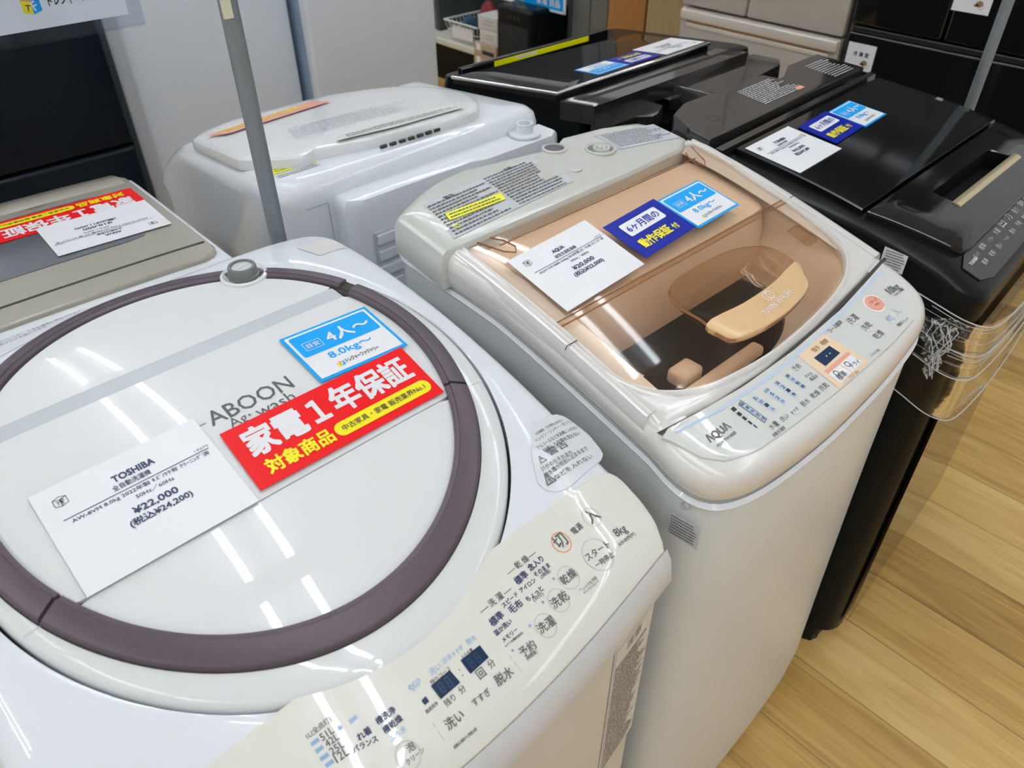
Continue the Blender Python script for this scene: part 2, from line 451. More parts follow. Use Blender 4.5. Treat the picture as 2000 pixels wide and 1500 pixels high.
# twin-tube ceiling lights in rows that run from front to back
TUBEM = mat('lit_tube', (1, 1, 1), .4, emit=((.87, .935, 1.0), TUBE_STRENGTH))
FIXM = mat('fixture_white', (.8, .8, .8), .5)
for rx in (-1.45, .55, 2.55):
    for ry in (-4.1, -2.75, -1.4, -.05, 1.3, 2.65, 4.0, 5.3):
        t = thing('ceiling_light', (rx, ry, CEIL), 'white twin-tube fluorescent ceiling light in a row along the shop', 'ceiling light', 'twin-tube ceiling lights')
        MB().box(rx-.045, rx+.045, ry-.62, ry+.62, CEIL-.05, CEIL-.001, FIXM, .004).build('housing', t)
        for s in (-1, 1):
            MB().tube([(rx+s*.085, ry-.59, CEIL-.07), (rx+s*.085, ry+.59, CEIL-.07)], .016, TUBEM, 10).build('tube', t)
            MB().box(rx+min(0, s)*.09-.0+.0, rx+max(0, s)*.09, ry-.61, ry-.595, CEIL-.085, CEIL-.045, FIXM).build('socket', t)
            MB().box(rx+min(0, s)*.09, rx+max(0, s)*.09, ry+.595, ry+.61, CEIL-.085, CEIL-.045, FIXM).build('socket', t)

# ------------------------------------------------------------------ price cards
def logo_cube(mb, x, y, s, fm, col=True):
    """small box mark: two faces with T and F"""
    a, b, c = (CARDYEL, CARDBLUE, SALMON) if col else (PAPER, PAPER, PAPER)
    L_ = [(x, y), (x+s*.5, y-s*.14), (x+s*.5, y+s*.52), (x, y+s*.66)]
    R_ = [(x+s*.5, y-s*.14), (x+s, y), (x+s, y+s*.66), (x+s*.5, y+s*.52)]
    T_ = [(x, y+s*.66), (x+s*.5, y+s*.52), (x+s, y+s*.66), (x+s*.5, y+s*.84)]
    if col:
        flatpoly(mb, L_, a, fm); flatpoly(mb, R_, b, fm); flatpoly(mb, T_, c, fm)
    else:
        for q in (L_, R_, T_):
            for i in range(4): bar(mb, q[i], q[(i+1) % 4], s*.05, INK, fm)
    text(mb, 'T', (x+s*.13, y+s*.08), (x+s*.40, y+s*.02), INK, lambda a_, b_: fm(a_, b_, .0002), .01)
    text(mb, 'F', (x+s*.62, y+s*.02), (x+s*.86, y+s*.1), INK if not col else PAPER, lambda a_, b_: fm(a_, b_, .0002), .01)

def card(name, design, P00, P10, P01, f, off, label, group=None, info=None, cat='price card'):
    W, Hh = {'white': (150, 115), 'red': (215, 75), 'blue': (106, 82), 'navy': (112, 78), 'small': (90, 75)}[design]
    mb = MB()
    rise = 0.0
    def pt(X, Y, e=0.0):
        u, v = X/W, Y/Hh
        x = P00[0]+(P10[0]-P00[0])*u+(P01[0]-P00[0])*v; y = P00[1]+(P10[1]-P00[1])*u+(P01[1]-P00[1])*v
        return (x, y, z00+(z10-z00)*u+(z01-z00)*v+off+rise+e)
    # a stiff card: it lies on the highest point of the curved lid
    cs = [P00, P10, P01]; z00, z10, z01 = (f(*q) for q in cs); top_ = 0.0
    for a in range(9):
        for b in range(9):
            x, y, z = pt(W*a/8, Hh*b/8); top_ = max(top_, f(x, y)+off-z)
    rise = top_
    base = {'white': PAPER, 'red': CARDRED, 'blue': CARDBLUE, 'navy': CARDNAVY, 'small': PAPER}[design]
    nx, ny = 8, 6; vs = []; fs = []
    for j in range(ny+1):
        for i in range(nx+1): vs.append(pt(W*i/nx, Hh*j/ny))
    for j in range(ny):
        for i in range(nx):
            a = j*(nx+1)+i; fs.append((a, a+1, a+nx+2, a+nx+1))
    n0 = len(vs)
    edge = [(i, 0) for i in range(nx)]+[(nx, j) for j in range(ny)]+[(nx-i, ny) for i in range(nx)]+[(0, ny-j) for j in range(ny)]
    for i, j in edge: vs.append(pt(W*i/nx, Hh*j/ny, -.0006))
    k = len(edge)
    for q in range(k):
        i, j = edge[q]; i2, j2 = edge[(q+1) % k]
        fs.append((n0+q, n0+(q+1) % k, j2*(nx+1)+i2, j*(nx+1)+i))
    fs.append(tuple(n0+q for q in reversed(range(k))))
    mb.add(vs, fs, base)
    def fm(X, Y, e=0.0): return pt(X, Y, .0004+e)
    def fm2(X, Y, e=0.0): return pt(X, Y, .0008+e)
    if design == 'white':
        brand, kind, spec, spec2, price, tax, num = info
        text(mb, brand, (62, 88), (62+len(brand)*5.3, 88), INKNAVY, fm, .03, h=7)
        text(mb, kind, (58, 79), (58+len(kind)*5.6, 79), INKNAVY, fm, .012, h=6.2)
        bar(mb, (14, 76), (144, 76), .8, INKNAVY, fm)
        text(mb, spec, (19, 68.5), (142, 68.5), INKNAVY, fm, .012, h=5.6)
        text(mb, spec2, (70, 61.5), (104, 61.5), INKNAVY, fm, .01, h=5)
        text(mb, price, (62, 47), (62+len(price)*5.6, 47), INKNAVY, fm, .02, h=8.2)
        text(mb, tax, (54, 36), (54+len(tax)*5.0, 36), INKNAVY, fm, .02, h=9)
        text(mb, num, (132, 78), (145, 78), INKGREY, fm, 0, h=2.4)
        logo_cube(mb, 14, 92, 11, fm, False)
    elif design == 'red':
        text(mb, '家電１年保証', (14, 33), (203, 33), TEXTW, fm, .032, h=33)
        text(mb, '対象商品', (17, 9), (88, 9), CARDYEL, fm, .03, h=17)
        flatpoly(mb, rr(92, 209, 8.5, 25.5, 8.4), CARDYEL, fm)
        text(mb, '中古家具・家電 販売業界No.1', (100, 13.2), (202, 13.2), INK, fm2, .008)
    elif design == 'blue':
        flatpoly(mb, rr(3.5, 102.5, 3.5, 78.5, .6), PAPER, fm)
        flatpoly(mb, rr(6.5, 99.5, 40, 75.5, 3), CARDBLUE, fm2)
        f3_ = lambda X, Y: pt(X, Y, .0012)
        text(mb, '4人～', (41, 47), (93, 47), TEXTW, f3_, .02, h=19)
        for a, b in (((14, 48), (34, 48)), ((34, 48), (34, 61)), ((34, 61), (14, 61)), ((14, 61), (14, 48))): bar(mb, a, b, .6, TEXTW, f3_)
        text(mb, '目安', (17, 51), (31.5, 51), TEXTW, f3_, .01)
        text(mb, '8.0kg～', (28, 22), (80, 22), CARDBLUE, fm2, .016, h=13)
        logo_cube(mb, 28, 10, 8, fm2)
        text(mb, 'トレジャーファクトリー', (38, 10.5), (78, 10.5), INK, fm2, .02, h=6.5)
    elif design == 'navy':
        flatpoly(mb, rr(18, 96, 40, 66, 3.5), PAPER, fm)
        text(mb, '6ヶ月間の', (24, 46), (90, 46), CARDNAVY, fm2, .012, h=14)
        text(mb, '動作保証', (16, 13), (78, 13), CARDYEL, fm, .028, h=17)
        text(mb, '付', (83, 14), (94, 14), CARDYEL, fm, .02)
    o = mb.build(name)
    tag(o, label, cat, group)
    return o

# ------------------------------------------------------------------ round-lid white washer in the foreground
CF = (-0.09978, -0.26634, 0.586896, 0.772398)
def pv(c, x): return ((c[0]*x+c[1])*x+c[2])*x+c[3]
def yfront1(x): return .229+.03*((x-.18)/.285)**2
def f1(x, y):
    yy = min(max(y, .2), .92); z = pv(CF, yy)+.004-.018*min(1.15, abs(x-.18)/.285)**6
    d = y-yfront1(x)
    if d < .035: z -= .016*((.035-d)/.035)**2
    return z
W1 = thing('washing_machine', (.18, .55, 0), 'white top-load washer with round lid and dark maroon ring, cream control panel in front', 'washing machine')
X0, X1, YB = -.097, .467, .885
def out1(d=0.0, back=0.0):
    p = []
    for x, y in rr(X0+d, X1-d, .25+d, YB-d-back, .03, 8):
        p.append((x, y))
    q = []
    for x, y in p:          # the front edge bows out towards the middle
        if y < .28:
            t = (.28-y)/.03; y = y+(yfront1(x)-.25)*min(1, max(0, t))
        q.append((x, y))
    # extra points along the front edge
    r = []
    for i in range(len(q)):
        a, b = q[i], q[(i+1) % len(q)]
        r.append(a)
        if abs(b[0]-a[0]) > .2 and a[1] < .4:
            for k in range(1, 16):
                x = a[0]+(b[0]-a[0])*k/16; r.append((x, yfront1(x)+d))
    return r
C1 = (.18, .56)
N1 = 180
oA = by_angle(out1(0), C1, N1); oI = by_angle(out1(.004), C1, N1); oS = by_angle(out1(.010), C1, N1); oT = by_angle(out1(.016), C1, N1)
cab = MB()
body1 = by_angle(out1(.012), C1, N1)
cab.loft([[(x, y, .035) for x, y in body1], [(x, y, .5) for x, y in body1], [(x, y, f1(x, y)-.05) for x, y in body1]], SHEET, True, False)
cab.build('cabinet', W1)
fp = MB()
fx = [X0+.02+(X1-X0-.04)*i/24 for i in range(25)]
fp.loft([[(x, yfront1(x)+.0105, z) for x in fx] for z in (.06, .3, .6, .83)], SHEET, closed=False)
fp.loft([[(x, yfront1(x)+.0125, z) for x in fx] for z in (.83, .06)], SHEET, closed=False)
fp.build('front_sheet', W1)
lidc = (.185, .585); lrx, lry = .2465, .268
hole = by_angle(ell(lidc, lrx+.003, lry+.003), C1, N1)
top = MB()
top.loft([on(oI, f1, -.055), on(oA, f1, -.042), on(oA, f1, -.028), on(oI, f1, -.006), on(oS, f1, -.0012), on(oT, f1), on(lerp(oT, hole, .3), f1), on(lerp(oT, hole, .65), f1), on(lerp(oT, hole, .93), f1), on(hole, f1, -.0015), on(hole, f1, -.02)], WHITE)
top.build('top_cover', W1)
MB().loft([on(ell(lidc, lrx+.004, lry+.004), f1, -.019), on(ell(lidc, .2, .2), f1, -.019)], GAP, False, True).build('lid_gap', W1)
# the chamfered band under the panel
bandx = [X0+.012+(X1-X0-.024)*i/40 for i in range(41)]
bd = MB()
bd.loft([[(x, yfront1(x)-.0045, f1(x, yfront1(x))-.036) for x in bandx], [(x, yfront1(x)-.006, f1(x, yfront1(x))-.031) for x in bandx], [(x, yfront1(x)-.001, f1(x, yfront1(x))-.003) for x in bandx], [(x, yfront1(x)+.006, f1(x, yfront1(x)+.006)+.0006) for x in bandx]], BAND, closed=False)
bd.build('front_band', W1)
# cream control panel with its print
pan = MB()
poly = [(.3194, .3468), (.26, .3455), (.18, .344), (.08, .342), (.0, .340), (-.085, .338), (-.094, .33), (-.094, .265)]
poly += [(x, yfront1(x)+.0065) for x in [X0+.012+(X1-X0-.03)*i/20 for i in range(21)]]
poly += [(.4600, .285), (.4645, .3087), (.4646, .3387), (.4573, .3477), (.4343, .3524), (.3874, .3478)]
def fP(x, y, e=0.0): return (x, y, f1(x, y)+.0022+e)
c = (.185, .297)
pp = by_angle(ccw(poly), c, 240)
loops = [on(pp, f1, -.001), on(pp, f1, .0012), on(scale(pp, c, .996), f1, .0016)]
for s in (.985, .96, .93, .9, .86, .8, .7, .55, .4, .2, .02): loops.append(on(scale(pp, c, s), f1, .0018))
pan.loft(loops, CREAM, False, True)
KM = {'k': INKGREY, 'n': INKNAVY, 'b': INKBLUE}
T1 = [('スタート', 0.3619, 0.2903, 0.3925, 0.2892, 'k'),('一時停止', 0.3647, 0.2805, 0.3888, 0.2799, 'k'),('8kg', 0.4055, 0.291, 0.421, 0.2908, 'k'),('AW-8VM(W)', 0.4005, 0.2826, 0.4255, 0.2838, 'k'),('電源', 0.3692, 0.3156, 0.3829, 0.3163, 'k'),('入', 0.3925, 0.3162, 0.4068, 0.3169, 'k'),('切', 0.3464, 0.3143, 0.36, 0.3151, 'k'),('乾燥', 0.3262, 0.2871, 0.3441, 0.2872, 'k'),('洗乾', 0.3037, 0.2772, 0.3227, 0.2766, 'k'),('洗濯', 0.2788, 0.2688, 0.2969, 0.268, 'k'),('予約', 0.2526, 0.2641, 0.2689, 0.2634, 'k'),('(時間後)', 0.2546, 0.2587, 0.2664, 0.2586, 'k'),('脱水', 0.2209, 0.2599, 0.2383, 0.2591, 'k'),('すすぎ', 0.1949, 0.2592, 0.2124, 0.2586, 'k'),('洗い', 0.1672, 0.2588, 0.1839, 0.2582, 'k'),('泡', 0.1333, 0.264, 0.1396, 0.2639, 'k'),('クリーン', 0.1273, 0.2578, 0.1438, 0.2578, 'k'),('回', 0.2118, 0.2718, 0.2189, 0.2718, 'k'),('分', 0.2243, 0.2725, 0.2306, 0.2728, 'k'),('残り', 0.1766, 0.2714, 0.1868, 0.2716, 'k'),('分', 0.1922, 0.2717, 0.1979, 0.2722, 'k'),('洗い', 0.1811, 0.296, 0.1923, 0.296, 'b'),('注水', 0.1948, 0.2968, 0.2044, 0.2968, 'b'),('すすぎ', 0.2051, 0.2963, 0.2166, 0.2968, 'b'),('脱水', 0.2208, 0.2965, 0.2308, 0.2965, 'b'),('eco', 0.1606, 0.2969, 0.1719, 0.2969, 'b'),('モード', 0.1621, 0.2943, 0.1698, 0.2942, 'b'),('槽洗浄', 0.1258, 0.2922, 0.143, 0.2917, 'n'),('槽乾燥', 0.1265, 0.2842, 0.1435, 0.2841, 'n'),('ふろ水', 0.1264, 0.2769, 0.1416, 0.2766, 'b'),('れ着', 0.1081, 0.2916, 0.1195, 0.2911, 'n'),('バランス', 0.1004, 0.2873, 0.1197, 0.2835, 'n'),('51L', 0.0867, 0.3074, 0.0972, 0.3073, 'k'),('42L', 0.087, 0.3019, 0.0975, 0.3017, 'k'),('25L', 0.0869, 0.2956, 0.0977, 0.2954, 'k'),('12L', 0.0869, 0.2898, 0.0975, 0.2894, 'k'),('1L(全点灯)', 0.079, 0.3139, 0.1, 0.3139, 'k'),('標準', 0.248, 0.2967, 0.2625, 0.297, 'n'),('温か洗い', 0.2454, 0.2886, 0.2646, 0.289, 'n'),('メモリー', 0.2473, 0.2809, 0.2642, 0.2811, 'n'),('おすすめ槽乾燥設定', 0.2459, 0.2767, 0.2667, 0.2764, 'k'),('洗 濯', 0.2578, 0.3092, 0.2733, 0.3093, 'k'),('スピード', 0.2666, 0.302, 0.2851, 0.3029, 'n'),('毛布', 0.2688, 0.2951, 0.2831, 0.295, 'n'),('乾 燥', 0.3002, 0.3209, 0.3156, 0.3211, 'k'),('標準', 0.2905, 0.3105, 0.3049, 0.3109, 'n'),('念入り', 0.3089, 0.3128, 0.327, 0.3133, 'n'),('アイロン', 0.2884, 0.3029, 0.307, 0.303, 'n'),('そのまま', 0.3091, 0.3059, 0.3279, 0.3057, 'n'),('(2時間)', 0.3126, 0.3013, 0.3245, 0.3013, 'k'),('ちょっと', 0.288, 0.2939, 0.3074, 0.2941, 'n'),('(30分)', 0.2929, 0.2903, 0.3044, 0.2901, 'k'),('自動お湯取り(洗乾)2回', 0.1639, 0.246, 0.1868, 0.2458, 'k'),('連続洗浄', 0.1605, 0.2761, 0.1727, 0.2763, 'k'),('いつでも予約', 0.3386, 0.2725, 0.3576, 0.2733, 'k'),('チャイルドロック', 0.3367, 0.2695, 0.3571, 0.27, 'k'),('残りコース', 0.1772, 0.2899, 0.1973, 0.2901, 'k'),('ふろ水量', 0.2096, 0.291, 0.2217, 0.2907, 'k'),
]
for s, x0, y0, x1, y1, k in T1:
    g_ = glyphs(s); dy = .32*g_[3]*(x1-x0)/g_[2]
    text(pan, s, (x0+.0006, y0-dy), (x1+.0006, y1-dy), KM[k], fP, {'k': .012, 'n': .02, 'b': .012}[k])
L1 = [('l', 0.2476, 0.3094, 0.2569, 0.3098, 'k'),('l', 0.2751, 0.3096, 0.2839, 0.3098, 'k'),('l', 0.2898, 0.3209, 0.2997, 0.3213, 'k'),('l', 0.3165, 0.3215, 0.3259, 0.3217, 'k'),('l', 0.1609, 0.2681, 0.1608, 0.2534, 'g'),('l', 0.2448, 0.2698, 0.2453, 0.2549, 'g'),('B', 0.0795, 0.3088, 0.0859, 0.3086, 'd'),('B', 0.0794, 0.3029, 0.0857, 0.3029, 'd'),('B', 0.0791, 0.2969, 0.0859, 0.2966, 'd'),('B', 0.0796, 0.2913, 0.0864, 0.291, 'd'),('B', 0.1103, 0.305, 0.1172, 0.305, 'b'),('B', 0.1012, 0.3058, 0.1045, 0.3057, 'b'),
]
for s, x0, y0, x1, y1, k in L1:
    bar(pan, (x0, y0), (x1, y1), .0028 if s == 'B' else .0006, {'k': INKGREY, 'g': LINEGREY, 'd': DOTBLUE, 'b': INKBLUE}[k], fP)
pan.build('control_panel', W1)
C1L = [('c', 0.3987, 0.3179, 0.407, 0.3134, 'g'),('o', 0.3535, 0.3154, 0.3617, 0.3103, 'o'),('c', 0.3759, 0.2882, 0.3904, 0.2797, 's'),('c', 0.3353, 0.2879, 0.344, 0.2824, 'g'),('c', 0.313, 0.2785, 0.3214, 0.273, 'g'),('c', 0.288, 0.2697, 0.2962, 0.2644, 'g'),('d', 0.3227, 0.2947, 0.3238, 0.294, 'd'),('d', 0.2997, 0.2852, 0.3008, 0.2845, 'd'),('d', 0.2761, 0.2773, 0.2772, 0.2766, 'd'),('d', 0.2499, 0.2711, 0.2509, 0.2704, 'd'),('d', 0.3368, 0.2743, 0.3376, 0.2737, 'd'),('d', 0.2031, 0.2852, 0.2036, 0.2849, 'k'),('d', 0.2027, 0.2805, 0.2032, 0.2802, 'k'),('c', 0.1321, 0.262, 0.1376, 0.2583, 'g'),
]
for s, x0, y0, x1, y1, k in C1L:
    r = math.hypot(x1-x0, y1-y0)
    if s == 'd':
        mb = MB(); flatpoly(mb, ell((x0, y0), r, r, 12), {'d': DOTBLUE, 'k': INKGREY}[k], fP); mb.build('indicator_dot', W1)
    else:
        mb = MB(); m = {'g': LINEGREY, 'o': ORANGE, 's': SILVER}[k]; r = min(max(r, .0095), .0155)
        mb.loft([[(x0+(r+.0004)*math.cos(2*math.pi*i/28), y0+(r+.0004)*math.sin(2*math.pi*i/28), f1(x0, y0)+(f1(x0+r, y0)-f1(x0-r, y0))/2*math.cos(2*math.pi*i/28)+(f1(x0, y0+r)-f1(x0, y0-r))/2*math.sin(2*math.pi*i/28)+.0016)  for i in range(28)]], m)
        ring(mb, (x0, y0), r-(.0006 if k != 'g' else .0003), r+.0003, m, fP)
        mb.build('button', W1)
for q in ([(.177, .277), (.1975, .2775), (.1965, .2895), (.1765, .289)], [(.2085, .2775), (.2295, .2785), (.2295, .29), (.2085, .29)]):
    mb = MB(); flatpoly(mb, q, DISPLAY, lambda x, y: fP(x, y, .0002))
    x0, y0 = q[0]
    for dx in (.0052, .0125):
        for a, b in (((0, 0), (.003, 0)), ((0, .0038), (.003, .0038)), ((0, .0076), (.003, .0076)), ((0, 0), (0, .0076)), ((.003, 0), (.003, .0076))):
            bar(mb, (x0+dx+a[0]-.001, y0+.0022+a[1]), (x0+dx+b[0]-.001, y0+.0022+b[1]), .0006, DISPSEG, lambda x, y: fP(x, y, .0005))
    mb.build('display', W1)
mb = MB(); flatpoly(mb, [(.164, .281), (.1685, .2812), (.1685, .2858), (.1638, .285)], DISPLAY, fP); mb.build('indicator_window', W1)
# the bi-fold lid: white frame, maroon trim, three panels
fr = MB()
rox, roy = .2335, .2555; rc = (.181, .602); rix, riy = .2095, .2275
A = ell(lidc, lrx, lry, 180); B = by_angle(ell(rc, rox, roy), lidc, 180)
fr.loft([on(A, f1, -.015), on(A, f1, -.003), on(inset(A, .0015), f1, .0005), on(inset(A, .004), f1, .0025), on(inset(A, .009), f1, .0038), on(lerp(A, B, .7), f1, .0045), on(lerp(A, B, .99), f1, .0045)], LIDWHITE)
fr.loft([on(lerp(A, B, .99), f1, .0045), on(scale(B, rc, .9), f1, .003)], LIDWHITE)
ra, rb = ell(rc, rox+.0012, roy+.0012, 180), ell(rc, rox-.001, roy-.001, 180)
fr.loft([on(ra, f1, .0049), on(rb, f1, .0049)], GAP)
for s_ in (-1, 1):      # joint of the two frame halves
    xa = rc[0]+s_*rox*math.sqrt(1-((.4962-rc[1])/roy)**2); xb = lidc[0]+s_*(lrx-.003)*math.sqrt(1-((.4962-lidc[1])/lry)**2)
    bar(fr, (xa, .4962), (xb, .4962), .0007, LINEGREY, lambda x, y: (x, y, f1(x, y)+.0050))
fr.build('lid_frame', W1)
def trim(name, a0, a1, wide=1.0, lift=0.0, n=60, m=None):
    mb = MB(); loops = []
    prof = ((0, .0035), (.01, .0080), (.02, .0090), (.06, .0100), (.10, .0104), (.45, .0116), (.72, .0122), (.735, .0122), (.75, .0118), (.765, .0108), (.775, .0104), (.80, .0101), (.95, .0092), (.965, .0088), (1.0, .001))
    for i in range(n+1):
        a = math.radians(a0+(a1-a0)*i/n); l = []
        for t, h in prof:
            t *= wide
            x = rc[0]+(rox+(rix-rox)*t)*math.cos(a); y = rc[1]+(roy+(riy-roy)*t)*math.sin(a)
            l.append((x, y, f1(x, y)+h+lift))
        loops.append(l)
    mb.loft(loops, m or MAROON, True, True, closed=True)
    return mb.build(name, W1)
ang = lambda y: math.degrees(math.asin((y-rc[1])/roy))
aF, aB = ang(.4965), ang(.705)
trim('lid_trim', -180-aF+.4, aF-.4)
trim('lid_trim', aF+.4, aB-2.0, n=24)
trim('lid_trim', 180-aB+1.0, 180-aF-.4, n=24)
trim('trim_gap', aB-2.5, aB+2.5, 1.0, -.004, 6, GAP)
trim('lid_trim', aB+2.0, 180-aB-1.0, .8)
def clip(p, y0, y1):
    return [(x, min(max(y, y0), y1)) for x, y in p if y0-.04 < y < y1+.04]
E_ = ell(rc, rix+.001, riy+.001, 400)
def seg(y0, y1):
    """the inner ellipse between two lines of constant y"""
    pts = [q for q in E_ if y0 < q[1] < y1]
    ex = lambda y: (rix+.001)*math.sqrt(max(0, 1-((y-rc[1])/(riy+.001))**2))
    for y in (y0, y1):
        if abs(y-rc[1]) < riy: pts += [(rc[0]+ex(y)*k/10, y) for k in range(-10, 11)]
    c = centroid(pts); pts.sort(key=lambda q: math.atan2(q[1]-c[1], q[0]-c[0])); return pts
lp = MB(); patch(lp, seg(.3, .4954), f1, .0045, LIDWHITE, 8, .004, n=200); lp.build('lid_panel', W1)
lp = MB(); patch(lp, seg(.4968, .690), f1, .0045, LIDWHITE, 8, .004, n=200)
def fL(x, y, e=0.0): return (x, y, f1(x, y)+.0049+e)
text(lp, 'ABOON', (.161, .593), (.2495, .593), INKGREY, fL, .006, hs=1.1)
text(lp, 'Ag', (.174, .577), (.192, .577), INKGREY, fL, 0); text(lp, '+', (.193, .584), (.197, .584), INKGREY, fL, 0); text(lp, 'wash', (.201, .577), (.242, .577), INKGREY, fL, 0)
bar(lp, (.150, .6005), (.158, .6005), .0008, INKGREY, fL)
lp.build('lid_panel', W1)
lp = MB(); patch(lp, seg(.706, .86), lambda x, y: f1(x, y), .0085, LIDWHITE, 8, .006, n=200); lp.build('lid_panel', W1)
ex = lambda y: rix*math.sqrt(1-((y-rc[1])/riy)**2)
MB().loft([[(rc[0]-ex(y)+2*ex(y)*i/30, y, f1(rc[0], y)-(f1(rc[0], y)-f1(rc[0]-ex(y)+2*ex(y)*i/30, y))+h) for i in range(31)] for y, h in ((.6895, .0035), (.691, .0015), (.703, .007), (.7065, .0085))], STEP, closed=False).build('fold_step', W1)
# water inlet on the rear panel
ni = (.304, .797); nz = f1(*ni)+.0085
mb = MB(); mb.lathe((ni[0], ni[1], nz), [(.0275, .000), (.027, .003), (.024, .004), (.020, .001), (.0195, .0005)], LIDWHITE, 40); mb.build('inlet_dish', W1)
kn = MB(); kn.lathe((ni[0], ni[1], nz), [(.0185, -.002), (.0185, .004), (.0170, .0045), (.0165, .013), (.0158, .0145), (.0125, .0145), (.012, .0125)], KNOB, 32); kn = kn.build('inlet_connector', W1)
mb = MB(); mb.lathe((ni[0], ni[1], nz), [(.0122, .0126), (.011, .0132), (.003, .0134)], STEP, 24); bar(mb, (ni[0]-.008, ni[1]-.003), (ni[0]+.008, ni[1]+.003), .002, LABELWHITE, lambda x, y: (x, y, nz+.0138)); mb.build('connector_cap', kn)
# stickers
st = MB(); patch(st, [(0.4268, 0.431), (0.3952, 0.3997), (0.3777, 0.3726), (0.3809, 0.3578), (0.4013, 0.3528), (0.4631, 0.3632), (0.4745, 0.3711), (0.4786, 0.3962), (0.471, 0.4243), (0.4611, 0.4304)], f1, .0008, LABELWHITE, 3, .0004, n=40)
def fS(x, y): return (x, y, f1(x, y)+.0013)
for s, x0, y0, x1, y1, k in [('警告', 0.4118, 0.3889, 0.4414, 0.3903, 'k'),('けがのおそれあり', 0.3927, 0.3792, 0.4375, 0.3806, 'k'),('脱水槽が完全に止まるまで', 0.39, 0.3721, 0.4593, 0.3785, 'k'),('手などを入れない', 0.3879, 0.3648, 0.4567, 0.3686, 'k'),('火気厳禁・引火物を入れない', 0.4175, 0.4152, 0.4618, 0.4193, 'k'),('ベンジン・シンナー・ガソリン', 0.4109, 0.4084, 0.4739, 0.4152, 'k'),('アルコールなど洗濯槽に入れない', 0.4064, 0.4007, 0.4727, 0.4062, 'k'),('付着した衣類を洗わない', 0.41, 0.3946, 0.4681, 0.3981, 'k'),
]: text(st, s, (x0, y0), (x1, y1), INKGREY, fS, .004, h=min(.0085 if s == '警告' else .0052, glyphs(s)[3]*math.hypot(x1-x0, y1-y0)/glyphs(s)[2]))
for tx, ty, ts in ((.397, .3875, .008), (.385, .3655, .012)):
    for a, b in (((0, 0), (1, 0)), ((1, 0), (.5, .9)), ((.5, .9), (0, 0))): bar(st, (tx+ts*a[0], ty+ts*a[1]), (tx+ts*b[0], ty+ts*b[1]), ts*.09, INKGREY, fS)
    bar(st, (tx+ts*.5, ty+ts*.28), (tx+ts*.5, ty+ts*.6), ts*.1, INKGREY, fS)
st = st.build('warning_sticker', W1); st['label'] = 'white printed warning sticker at the right edge'
st = MB(); patch(st, [(0.3965, 0.8382), (0.4068, 0.799), (0.4527, 0.8096), (0.4436, 0.8486)], f1, .0006, mat('faded_sticker', (.70, .69, .66), .35), 2, .0004, n=40); st.build('faded_sticker', W1)
st = MB(); patch(st, [(-.04, .86), (-.04, .815), (.02, .83), (.148, .872), (.148, .878), (-.04, .878)], f1, .0006, LABELWHITE, 2, .0004, n=60)
fB1 = lambda x, y: (x, y, f1(x, y)+.0011)
text(st, '洗濯物は均一に入れ、フタを確実に閉めてください', (.03, .868), (.145, .874), INKGREY, fB1)
text(st, '必ず電源プラグを抜いてから', (.035, .860), (.10, .866), INKGREY, fB1); text(st, '使用上の注意', (.005, .862), (.026, .864), INKGREY, fB1)
st.build('rear_notice', W1)
st = MB()
fx_ = [.375+.082*i/6 for i in range(7)]
st.loft([[(x, yfront1(x)+.0098, z) for x in fx_] for z in (.52, .80)], mat('notice_film', (.70, .69, .66), .4), closed=False)
ffs = lambda x, y: (x, yfront1(x)+.0090, y)
lines_of_print(st, (.380, .53), (.452, .53), (.380, .76), 30, INKGREY, ffs, .4, 5)
text(st, '注意', (.40, .772), (.43, .772), INKGREY, ffs)
for zz in (.745, .70, .65, .60, .56): ring(st, (.384, zz), .004, .0048, SALMON, ffs, 14)
for a, b in (((.378, .525), (.378, .792)), ((.378, .792), (.454, .792)), ((.378, .525), (.454, .525))): bar(st, a, b, .0007, INKFAINT, ffs)
st.build('front_notice', W1)
ft = MB()
for x in (X0+.06, X1-.06):
    for y in (.30, .82): MB().lathe((x, y, 0), [(.03, 0), (.03, .02), (.022, .036)], BLACKSAT, 20).build('foot', W1)

# cards on the foreground washer
fl = lambda x, y: f1(x, y)
card('price_card', 'white', (.0035, .494), (.1515, .494), (.0025, .609), fl, .0062, 'white price card with ¥22,000 on the round lid in the foreground', None,
     ('TOSHIBA', '全自動洗濯機', 'AW-8VM 8.0kg 2022年製 ｷｽﾞ/ﾔｹ有 ｸﾘｰﾆﾝｸﾞ済', '50Hz／60Hz', '¥22,000', '(税込¥24,200)', '19275'))
card('guarantee_card', 'red', (.158, .5020), (.3665, .5012), (.160, .5775), fl, .0068, 'red one-year guarantee card beside the ¥22,000 price card on the round lid', None, cat='sign card')
card('size_card', 'blue', (.2715, .580), (.3775, .576), (.2715, .660), fl, .0064, 'light blue 4人 8.0kg size card above the red card on the round lid', None, cat='sign card')

# ------------------------------------------------------------------ champagne washer with an amber see-through lid
C2F = (-0.419132, 0.425579, 0.12148, 0.886592)
def f2(x, y): return pv(C2F, min(max(y, .2), .98))
W2 = thing('washing_machine', (.77, .53, 0), 'white washer with amber see-through lid and grey rear cap, second in the front row', 'washing machine')
LIP = [(.513, .338), (.509, .300), (.518, .270), (.545, .250), (.60, .238), (.70, .2325), (.80, .2345), (.90, .241), (.985, .253), (1.022, .275), (1.035, .31), (1.037, .345)]
lipd = []
for i in range(len(LIP)-1):
    p0, p1, p2, p3 = LIP[max(i-1, 0)], LIP[i], LIP[i+1], LIP[min(i+2, len(LIP)-1)]
    for t in range(8):
        t /= 8
        lipd.append(tuple(.5*(2*p1[c]+(p2[c]-p0[c])*t+(2*p0[c]-5*p1[c]+4*p2[c]-p3[c])*t*t+(3*p1[c]-p0[c]-3*p2[c]+p3[c])*t**3) for c in (0, 1)))
